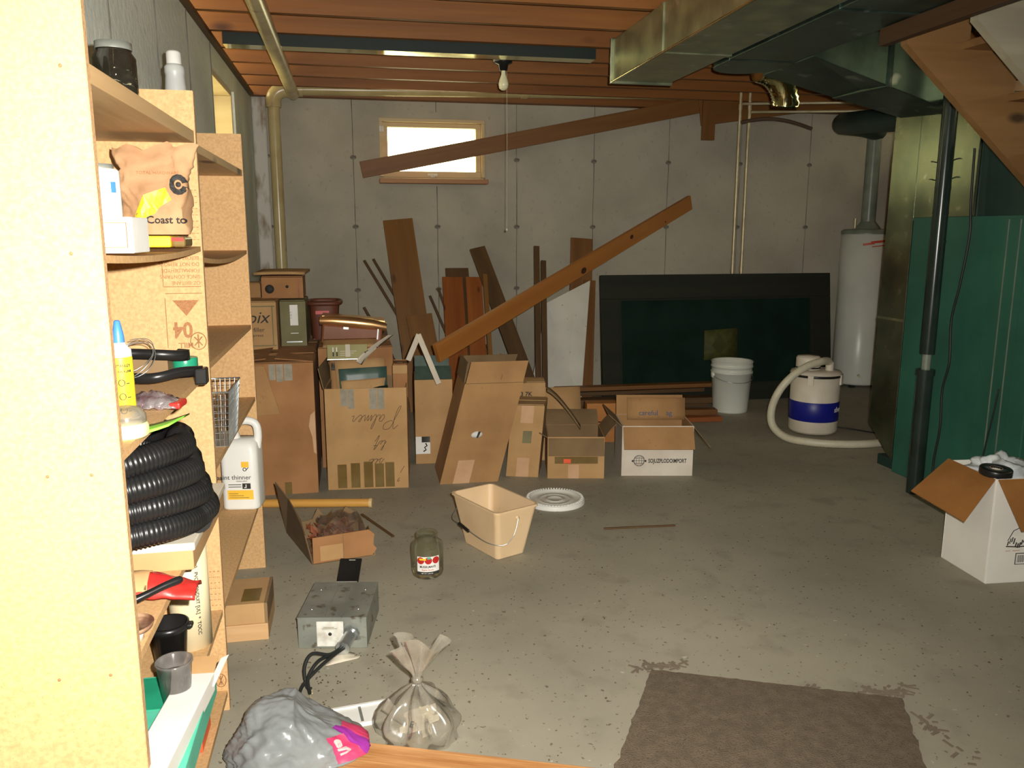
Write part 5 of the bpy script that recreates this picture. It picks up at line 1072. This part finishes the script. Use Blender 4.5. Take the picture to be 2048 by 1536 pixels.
obj('bar', MB().box(-0.10,0.045,-0.055,0.05,0.0,0.026), T['yellow'], t, bevel=0.004); obj('end_cap', MB().box(0.045,0.075,-0.045,0.05,0.0,0.024), T['tape'], t, bevel=0.006); obj('red_edge', MB().box(0.045,0.072,-0.046,-0.0445,0.014,0.022), T['red'], t)
t = thing('white_box', 'small white box with printed border on the second shelf', 'box', (-0.52, 1.62, 1.312))
obj('body', MB().box(0,0.128,0,0.12,0,0.066), T['paper_white'], t, bevel=0.002)
for bx in ((0.01,0.118,0.055,0.0565),(0.01,0.118,0.010,0.0115),(0.1165,0.118,0.0115,0.055),(0.01,0.0115,0.0115,0.055)): obj('printed_border', MB().box(bx[0],bx[1],-0.001,0.0,bx[2],bx[3]), T['card_orange'], t)
t = thing('white_can', 'white can with dark lid standing on the small white box', 'can', (-0.462, 1.69, 1.378))
obj('can_body', MB().lathe([(0,0),(0.036,0),(0.037,0.003),(0.037,0.085),(0.034,0.089),(0,0.089)], 28), T['paper_white'], t); obj('lid', MB().lathe([(0.028,0.088),(0.028,0.098),(0,0.100)], 24), T['metal_box'], t)
obj('blue_mark', MB().grid(4,1,lambda u, v: (0.0375*math.cos(-0.75+0.3*u), 0.0375*math.sin(-0.75+0.3*u), 0.045+0.02*v)), T['bluecap'], t)

# ------------------------------------------------------------------ third shelf: chalk bottle, straps, tapes, package, tub
t = thing('chalk_bottle', 'yellow chalk line bottle with blue nozzle on the third shelf', 'bottle', (-0.428, 1.60, 0.984))
obj('bottle_body', MB().lathe([(0,0),(0.019,0),(0.021,0.006),(0.021,0.135),(0.0195,0.148),(0,0.15)], 28), T['yellow'], t)
obj('white_collar', MB().lathe([(0.0205,0.140),(0.020,0.152),(0.012,0.162),(0.0105,0.166),(0,0.167)], 24), T['white_plastic'], t); obj('nozzle', MB().lathe([(0.0105,0.164),(0.0100,0.178),(0.0055,0.205),(0.0035,0.207),(0,0.207)], 18), T['bluecap'], t)
bend_text('lettering', 'STANLEY', 0.0075, T['ink'], t, 0.0213, -1.75, 0.122, sx=0.85, bold=0.02); bend_text('lettering', 'CHALKLINE', 0.0065, T['ink'], t, 0.0213, -1.75, 0.112, sx=0.8, bold=0.02)
for i in range(3):
    mk = MB().tube([(0.0216*math.cos(-1.35+0.25*math.cos(a)), 0.0216*math.sin(-1.35+0.25*math.cos(a)), 0.093-0.026*i+0.006*math.sin(a)) for a in [k*2*PI/12 for k in range(12)]], 0.0009, 4, closed=True); obj('pictogram', mk, T['ink'], t)
    obj('fine_print', MB().grid(3, 1, lambda u, v, i=i: (0.0214*math.cos(-0.98+0.3*u), 0.0214*math.sin(-0.98+0.3*u), 0.090-0.026*i+0.002*v)), T['ink'], t)
t = thing('cap_tub', 'clear domed tub with yellow-white base on the third shelf', 'tub', (-0.412, 1.545, 0.984))
obj('base', MB().lathe([(0,0.001),(0.034,0),(0.037,0.004),(0.037,0.020),(0.034,0.026),(0,0.027)], 28), M('pale_yellow', (0.80,0.78,0.38), 0.4), t); obj('dome', MB().lathe([(0.034,0.026),(0.034,0.04),(0.026,0.052),(0.010,0.057),(0,0.0575)], 24), T['cup'], t)
o = obj('lime_tray', MB().slab(6,3,lambda u, v: (-0.43+0.085*u+0.02*v, 1.50+0.10*v+0.06*u, 0.9855+0.010*u*u), (0,0,0.003)), T['lime']); tag(o, 'lime green plastic piece under the domed tub', 'plastic')
t = thing('foil_package', 'silvery red wrapped package on the third shelf', 'package', (-0.43, 1.80, 0.984), (0,0,-0.08))
def fp_(u, v): return (-0.055+0.115*u, -0.03+0.065*v, 0.004+0.030*math.sin(PI*u)**0.5*math.sin(PI*v)**0.6+0.006*noise.noise((u*9,v*9,1)))
obj('foil', MB().slab(24, 14, fp_, (0,0,-0.003)), M('foil', (0.72,0.68,0.70), 0.18, 0.8, col2=(0.30,0.16,0.18), scale=30, bump=0.6, bscale=50), t); obj('red_end', MB().box(0.045,0.068,-0.028,0.03,0.0,0.014), T['red'], t, bevel=0.004); obj('red_end', MB().box(-0.07,-0.05,-0.025,0.03,0.0,0.012), T['red'], t, bevel=0.004)
t = thing('black_strap', 'upper black rubber strap curling on the third shelf', 'strap', (-0.50, 2.14, 0.984))
pp = spline([(-0.10,-0.04,0.095),(-0.03,-0.03,0.092),(0.03,-0.03,0.088),(0.075,-0.01,0.082),(0.085,0.02,0.080),(0.055,0.04,0.08)], 6); st_ = MB(); n_ = len(pp)
st_.slab(n_-1, 1, lambda u, v: pp[min(n_-1,int(round(u*(n_-1))))] + Vector((0,0,0.026*(v-0.5)-0.02)), (0.002,0.006,0)); obj('strap', st_, T['black'], t)
obj('support_block', MB().box(-0.08,0.04,-0.01,0.06,0.0,0.06), T['card_in'], t)
t = thing('black_strap', 'lower black strap with buckle end at the shelf front', 'strap', (-0.455, 2.04, 0.984))
pp2 = spline([(-0.12,-0.02,0.034),(-0.04,-0.035,0.028),(0.0,-0.035,0.030),(0.04,-0.01,0.036),(0.085,0.03,0.032)], 6); n2_ = len(pp2); st_ = MB()
st_.slab(n2_-1, 1, lambda u, v: pp2[min(n2_-1,int(round(u*(n2_-1))))] + Vector((0,0,0.024*(v-0.5))), (0.002,0.007,0)); obj('strap', st_, T['black'], t); obj('buckle', MB().box(0.070,0.098,0.012,0.05,0.0,0.040), T['black'], t, bevel=0.004)
t = thing('green_tape_roll', 'small green tape roll beside the black straps', 'tape roll', (-0.432, 2.20, 0.984))
obj('tape_ring', MB().lathe([(0.016,0.018),(0.030,0.018),(0.031,0.02),(0.031,0.046),(0.030,0.048),(0.016,0.048),(0.016,0.018)], 28), T['green_tape'], t); obj('core', MB().lathe([(0.030,0.0),(0.031,0.001),(0.031,0.018),(0.014,0.018)], 24), T['black'], t)
wr = []
for i in range(90):
    a = i*0.23; wr.append((-0.52+0.052*math.cos(a)+0.010*math.sin(i*0.11), 2.03+0.030*math.sin(a), 1.055+0.040*math.sin(a+0.4)+0.006*math.sin(i*0.3)))
o = obj('wire_coil', MB().tube(wr, 0.0009, 5), T['alu']); tag(o, 'loose thin wire loops above the black straps', 'wire')

# ------------------------------------------------------------------ fourth shelf: hose on a flat box, red bag, brush, saucer
o = thing('flat_box', 'flat grey-tan box under the coiled black hose', 'box', (-0.69, 1.79, 0.616))
obj('body', MB().box(0,0.325,0,0.44,0,0.052), T['card_light'], o, bevel=0.003); obj('lid', MB().box(-0.004,0.330,-0.004,0.444,0.046,0.064), T['paper'], o, bevel=0.003)
hz = []
for lx, ly, rx, ry, z0, z1, n_ in ((-0.505,1.83,0.148,0.155,0.722,0.735,46),(-0.50,1.84,0.158,0.165,0.745,0.795,46),(-0.515,1.80,0.165,0.17,0.805,0.850,46),(-0.53,1.80,0.165,0.17,0.860,0.900,46),(-0.54,1.81,0.16,0.16,0.905,0.925,36)):
    for i in range(n_):
        a = 2*PI*i/46; hz.append((lx+rx*math.cos(a), ly+ry*math.sin(a), z0+(z1-z0)*i/46 + 0.010*math.sin(a*2+lx*30)))
raw = spline(hz, 6); ds = [0.0]
for i in range(1, len(raw)): ds.append(ds[-1]+(raw[i]-raw[i-1]).length)
pth = []; k = 0; L_ = ds[-1]; m = int(L_/0.0028)
for i in range(m):
    s_ = i*0.0028
    while k < len(ds)-2 and ds[k+1] < s_: k += 1
    f = (s_-ds[k])/max(1e-6, ds[k+1]-ds[k]); pth.append(raw[k]*(1-f)+raw[k+1]*f)
# light smoothing where loops hand over to each other
for _ in range(30): pth = [pth[0]] + [(pth[i-1]+pth[i]*2+pth[i+1])*0.25 for i in range(1, len(pth)-1)] + [pth[-1]]
t = thing('corrugated_hose', 'black corrugated hose coiled in a pile on the fourth shelf', 'hose', (-0.52, 1.82, 0.68))
obj('hose', MB().tube(pth, [0.0275+(0.0022 if i % 3 == 0 else (-0.0006 if i % 3 == 1 else 0.0)) for i in range(len(pth))], 14), T['black'], t, world=True)
obj('cuff', MB().tube([pth[-1], pth[-1]+(pth[-1]-pth[-6]).normalized()*0.035], 0.030, 16), T['paper'], t, world=True)
t = thing('red_bag', 'red plastic bag with blank tan label hanging over the fourth shelf edge', 'bag', (-0.46, 1.66, 0.622))
def rb(u, v): return (-0.06+0.185*u, -0.035+0.08*v, 0.012+0.035*math.sin(PI*v)**0.6*(0.4+0.6*math.sin(PI*min(1,u+0.12)))+0.005*noise.noise((u*8,v*7,3)) - 0.022*max(0,u-0.55))
obj('bag', MB().slab(24,14,rb,(0,0,-0.006)), T['red'], t); obj('label', MB().slab(10,6,lambda u, v: Vector(rb(0.10+0.42*u, 0.02+0.75*v))+Vector((0,-0.003,0.004)), (0,0,0.0008)), T['card_light'], t)
t = thing('brush', 'black-handled brush lying before the red bag', 'brush', (-0.46, 1.56, 0.635))
obj('handle', MB().tube(spline([(-0.04,-0.01,0.0),(0.03,0.015,0.018),(0.075,0.04,0.030),(0.105,0.06,0.034)], 6), [0.010,0.0095,0.009,0.0085,0.008,0.008,0.008,0.0075,0.0075,0.007,0.007,0.007,0.0072,0.0074,0.0076,0.0078,0.008,0.0075,0.005], 12), T['black'], t); obj('head', MB().tube([(-0.075,-0.025,-0.006),(-0.038,-0.009,0.0)], 0.016, 14), T['black'], t)
t = thing('saucer_lid', 'stained brown jar lid on a white stub at the shelf end', 'lid', (-0.425, 1.485, 0.616))
obj('stub', MB().lathe([(0,0),(0.026,0),(0.026,0.022),(0,0.022)], 22), T['white_plastic'], t); obj('lid', MB().lathe([(0.0,0.024),(0.042,0.022),(0.045,0.030),(0.043,0.031),(0.040,0.027),(0,0.027)], 28), M('stained_lid', (0.42,0.25,0.15), 0.4, col2=(0.12,0.05,0.03), scale=30), t)

# ------------------------------------------------------------------ fifth shelf
t = thing('pvc_pipe', 'short cream plastic conduit pipe with vertical black print on the fifth shelf', 'pipe', (-0.440, 2.07, 0.302))
obj('pipe', MB().lathe([(0.043,0.0),(0.050,0.0),(0.050,0.285),(0.043,0.285),(0.043,0.0)], 36), M('cream_pvc', (0.80,0.70,0.46), 0.3, col2=(0.74,0.63,0.40), scale=5), t)
bend_text('lettering', '10 SCH 40   PVC CONDUIT [UL]  *  TOCC', 0.0128, T['ink'], t, 0.0502, -1.05, 0.278, vertical=True, bold=0.01)
t = thing('black_pot', 'black plastic pot with a lip on the fifth shelf', 'pot', (-0.462, 1.93, 0.302))
obj('pot_wall', MB().lathe([(0,0.003),(0.033,0.0),(0.042,0.11),(0.047,0.112),(0.047,0.128),(0.041,0.128),(0.032,0.008),(0,0.008)], 30), T['black'], t); obj('spout', MB().box(0.036,0.056,-0.012,0.012,0.112,0.124), T['black'], t, bevel=0.004)
t = thing('green_box', 'jade green flat box on the fifth shelf', 'box', (-0.555, 1.45, 0.304))
obj('body', MB().box(0,0.215,0,0.36,0,0.055), T['jade'], t, bevel=0.002); obj('dark_top', MB().box(0.01,0.205,0.22,0.35,0.055,0.057), T['green_tape'], t)
t = thing('plastic_cup', 'cloudy clear plastic cup standing on the jade green box', 'cup', (-0.402, 1.70, 0.361))
obj('cup_wall', MB().lathe([(0,0.002),(0.028,0.0),(0.036,0.085),(0.0385,0.087),(0.0385,0.092),(0.035,0.092),(0.0265,0.006),(0,0.006)], 30), T['cup'], t); obj('grey_contents', MB().lathe([(0.0262,0.005),(0.0318,0.06),(0,0.062)], 26), M('murky', (0.22,0.20,0.19), 0.5), t)
t = thing('olive_jar', 'small olive-brown glass jar beside the cloudy cup', 'jar', (-0.492, 1.66, 0.361)); obj('glass', MB().lathe([(0,0.0),(0.032,0),(0.034,0.006),(0.034,0.08),(0.026,0.094),(0.026,0.104),(0,0.105)], 26), M('olive_glass', (0.16,0.13,0.03), 0.12, col2=(0.09,0.08,0.02), scale=18), t); obj('label', MB().grid(12,1,lambda u, v: (0.0345*math.cos(-2.3+1.4*u), 0.0345*math.sin(-2.3+1.4*u), 0.008+0.03*v)), T['paper'], t)
t = thing('long_white_box', 'long white carton with papers sticking out, lying over the green box', 'box', (-0.43, 1.40, 0.362), (math.radians(-3), 0, math.radians(-4)))
obj('body', MB().box(0,0.072,0.0,0.36,0,0.042), T['paper_white'], t, bevel=0.002); obj('end_flap', MB().slab(2,2,lambda u, v: (0.072*u, 0.36+0.045*v, 0.040+0.018*v), (0,0,0.002), smooth=False), T['card_light'], t)
for i, (x, a) in enumerate(((0.012,0.2),(0.035,-0.1),(0.058,0.35))): obj('paper_sheet', MB().slab(2,2,lambda u, v, x=x, a=a: (x+0.018*u+a*0.04*v, 0.34+0.085*v, 0.012+0.008*u+0.03*v), (0,0,0.0012), smooth=False), T['paper_white'], t)
t = thing('orange_handle', 'orange wooden tool handle lying across the jade green box', 'tool handle', (-0.49, 1.49, 0.373)); obj('handle', MB().tube([(-0.06,0.0,0.0),(0.0,0.01,0.002),(0.055,0.018,0.0)], [0.011,0.0125,0.009], 12), T['board_orange'], t); obj('ferrule', MB().tube([(0.055,0.018,0.0),(0.068,0.020,0.0)], 0.009, 12), T['alu'], t)
t = thing('soap_box', 'white box with purple ring and orange foot on the lowest shelf', 'box', (-0.52, 1.95, 0.062))
obj('body', MB().box(0,0.11,0,0.12,0.035,0.20), T['paper_white'], t, bevel=0.002); obj('orange_foot', MB().box(0,0.11,0,0.12,0,0.035), T['orange_red'], t, bevel=0.002)
obj('purple_ring', MB().tube([(0.085+0.016*math.cos(a), -0.001, 0.125+0.030*math.sin(a)) for a in [k*2*PI/24 for k in range(24)]], 0.0045, 6, closed=True), T['purple'], t)

# ------------------------------------------------------------------ far bay: wire basket, thinner jug
t = thing('wire_basket', 'small perforated metal basket on the far bay shelf', 'basket', (-0.44, 2.60, 0.712))
wk = MB()
for j in range(9):
    z = 0.002+0.021*j; k = 1+0.03*j; wk.tube([(-0.055*k,-0.10*k,z),(0.055*k,-0.10*k,z),(0.055*k,0.10*k,z),(-0.055*k,0.10*k,z)], 0.0012, 4, closed=True)
for i in range(10):
    x = -0.055+0.11*i/9
    for sy in (-0.10, 0.10): wk.tube([(x,sy,0.002),(x*1.24,sy*1.24,0.172)], 0.0012, 4)
for i in range(16):
    y_ = -0.10+0.20*i/15
    for sx in (-0.055, 0.055): wk.tube([(sx,y_,0.002),(sx*1.24,y_*1.24,0.172)], 0.0012, 4)
obj('wire_mesh', wk, T['alu'], t); obj('base', MB().box(-0.054,0.054,-0.099,0.099,0.0,0.003), T['alu'], t); obj('rim', MB().tube([(-0.069,-0.124,0.172),(0.069,-0.124,0.172),(0.069,0.124,0.172),(-0.069,0.124,0.172)], 0.0025, 6, closed=True), T['alu'], t)
t = thing('thinner_jug', 'white paint thinner jug with yellow label band in the far bay', 'jug', (-0.442, 3.17, 0.300), (0,0,math.radians(-8)))
def rr(hx, hy, z, r=0.022, n=5): return ring(hx, hy, z, r, n)
prof = [(0.058,0.05,0.0,0.02),(0.069,0.058,0.006,0.024),(0.070,0.059,0.012,0.026),(0.070,0.059,0.235,0.026),(0.066,0.053,0.258,0.03),(0.050,0.038,0.275,0.03)]
rs = [rr(a, b, z, r0) for a, b, z, r0 in prof]; n = len(rs[0])
jb = MB().add([p for q in rs for p in q], [(j*n+i, j*n+(i+1) % n, (j+1)*n+(i+1) % n, (j+1)*n+i) for j in range(len(rs)-1) for i in range(n)] + [tuple(range(n-1,-1,-1)), tuple(range((len(rs)-1)*n, len(rs)*n))], True)
obj('jug_body', jb, T['white_plastic'], t)
obj('handle', MB().tube(spline([(0.060,0,0.235),(0.066,0,0.285),(0.060,0,0.325),(0.035,0,0.340),(0.0,0,0.338),(-0.025,0,0.325)], 6), 0.0155, 12), T['white_plastic'], t)
obj('neck', MB().lathe([(0.028,0.262),(0.020,0.29),(0.017,0.305),(0.017,0.33),(0.0,0.331)], 20, (-0.025,0,0)), T['white_plastic'], t); obj('cap', MB().lathe([(0.019,0.322),(0.019,0.345),(0,0.347)], 20, (-0.025,0,0)), T['white_plastic'], t)
fy = -0.0596
obj('yellow_band', MB().box(-0.045,0.052,fy-0.0006,fy,0.045,0.082), T['gold'], t); obj('yellow_square', MB().box(0.012,0.040,fy-0.0006,fy,0.172,0.194), T['gold'], t)
text('lettering', 'paint thinner', 0.025, T['ink'], t, (-0.083,fy-0.001,0.125)); text('fine_print', 'MINERAL SPIRITS', 0.0055, T['ink'], t, (-0.01,fy-0.001,0.116))
obj('pictogram', MB().box(0.012,0.043,fy-0.0006,fy,0.087,0.109), T['ink'], t); obj('pictogram_mark', MB().box(0.0245,0.0275,fy-0.0012,fy-0.0006,0.091,0.105).box(0.019,0.0245,fy-0.0012,fy-0.0006,0.091,0.094), T['white_ink'], t)
obj('emblem', MB().tube([(0.024+0.006*math.cos(a), fy-0.0006, 0.164+0.006*math.sin(a)) for a in [k*2*PI/14 for k in range(14)]], 0.0014, 4, closed=True).tube([(0.030,fy-0.0006,0.163),(0.038,fy-0.0006,0.171)], 0.0014, 4), T['ink'], t)
for i in range(3): obj('fine_line', MB().box(-0.04,0.035-0.02*i,fy-0.0012,fy-0.0006,0.052+0.008*i,0.0535+0.008*i), T['ink'], t)
for i in range(2): obj('fine_line', MB().box(-0.04,0.008,fy-0.0008,fy,0.094+0.009*i,0.0965+0.009*i), T['ink'], t)

# ================================================================== print and fittings belong to the part they sit on
HOSTS = {'lettering': ('paper_label','rating_plate','panel','jug_body','bottle_body','bag_wall','pipe','blue_band','film_bag','bag','body'), 'handwriting': ('body',), 'fine_print': ('jug_body','bottle_body','film_bag','body'),
         'tape_strip': ('body',), 'printed_border': ('body',), 'printed_apple': ('paper_label',), 'yellow_banner': ('paper_label',), 'printed_leaf': ('paper_label',), 'label_band': ('paper_label',),
         'white_label': ('body',), 'silver_line': ('body',), 'round_logo': ('body',), 'hand_hole': ('body',), 'globe_emblem': ('body',), 'barcode': ('barcode_ground',), 'pictogram': ('bottle_body','jug_body'),
         'pictogram_mark': ('pictogram',), 'yellow_arrow': ('bag_wall',), 'letter_emblem': ('bag_wall',), 'yellow_band': ('jug_body',), 'yellow_square': ('jug_body',), 'emblem': ('jug_body',), 'fine_line': ('jug_body',),
         'plate_hole': ('rating_plate',), 'cover_screw': ('cover_lip',), 'cover_seam': ('cover_lip',), 'copper_tip': ('cable',), 'handle_grip': ('bail_handle',), 'rim_notches': ('rim',), 'latch': ('sash',), 'logo_stripe': ('tank',), 'nail_head': ('upright',),
         'mill_stamp': ('upright.001',), 'magenta_print': ('bag',), 'purple_print': ('bag',), 'string_knob': ('pull_string',), 'head_band': ('motor_head',), 'orange_sticker': ('body',), 'dark_label': ('body',)}
depth = lambda o: 0 if o.parent is None else 1 + depth(o.parent)
for root in [o for o in scene.objects if o.parent is None]:
    kids = list(root.children)
    for c in kids:
        base = c.name.split('.')[0]
        for h in HOSTS.get(base, ()):
            cand = [k for k in kids if (k.name == h or k.name.split('.')[0] == h) and k is not c and depth(k) == 1]
            if h == 'upright.001': cand = [UP2] if root is BK else []
            if base == 'nail_head' and root is BK: cand = [k for k in kids if k.name == 'upright']
            cand = [k for k in cand if k.location.length < 1e-6 and k.rotation_euler.to_quaternion().angle < 1e-6]
            if cand: c.parent = cand[0]; break
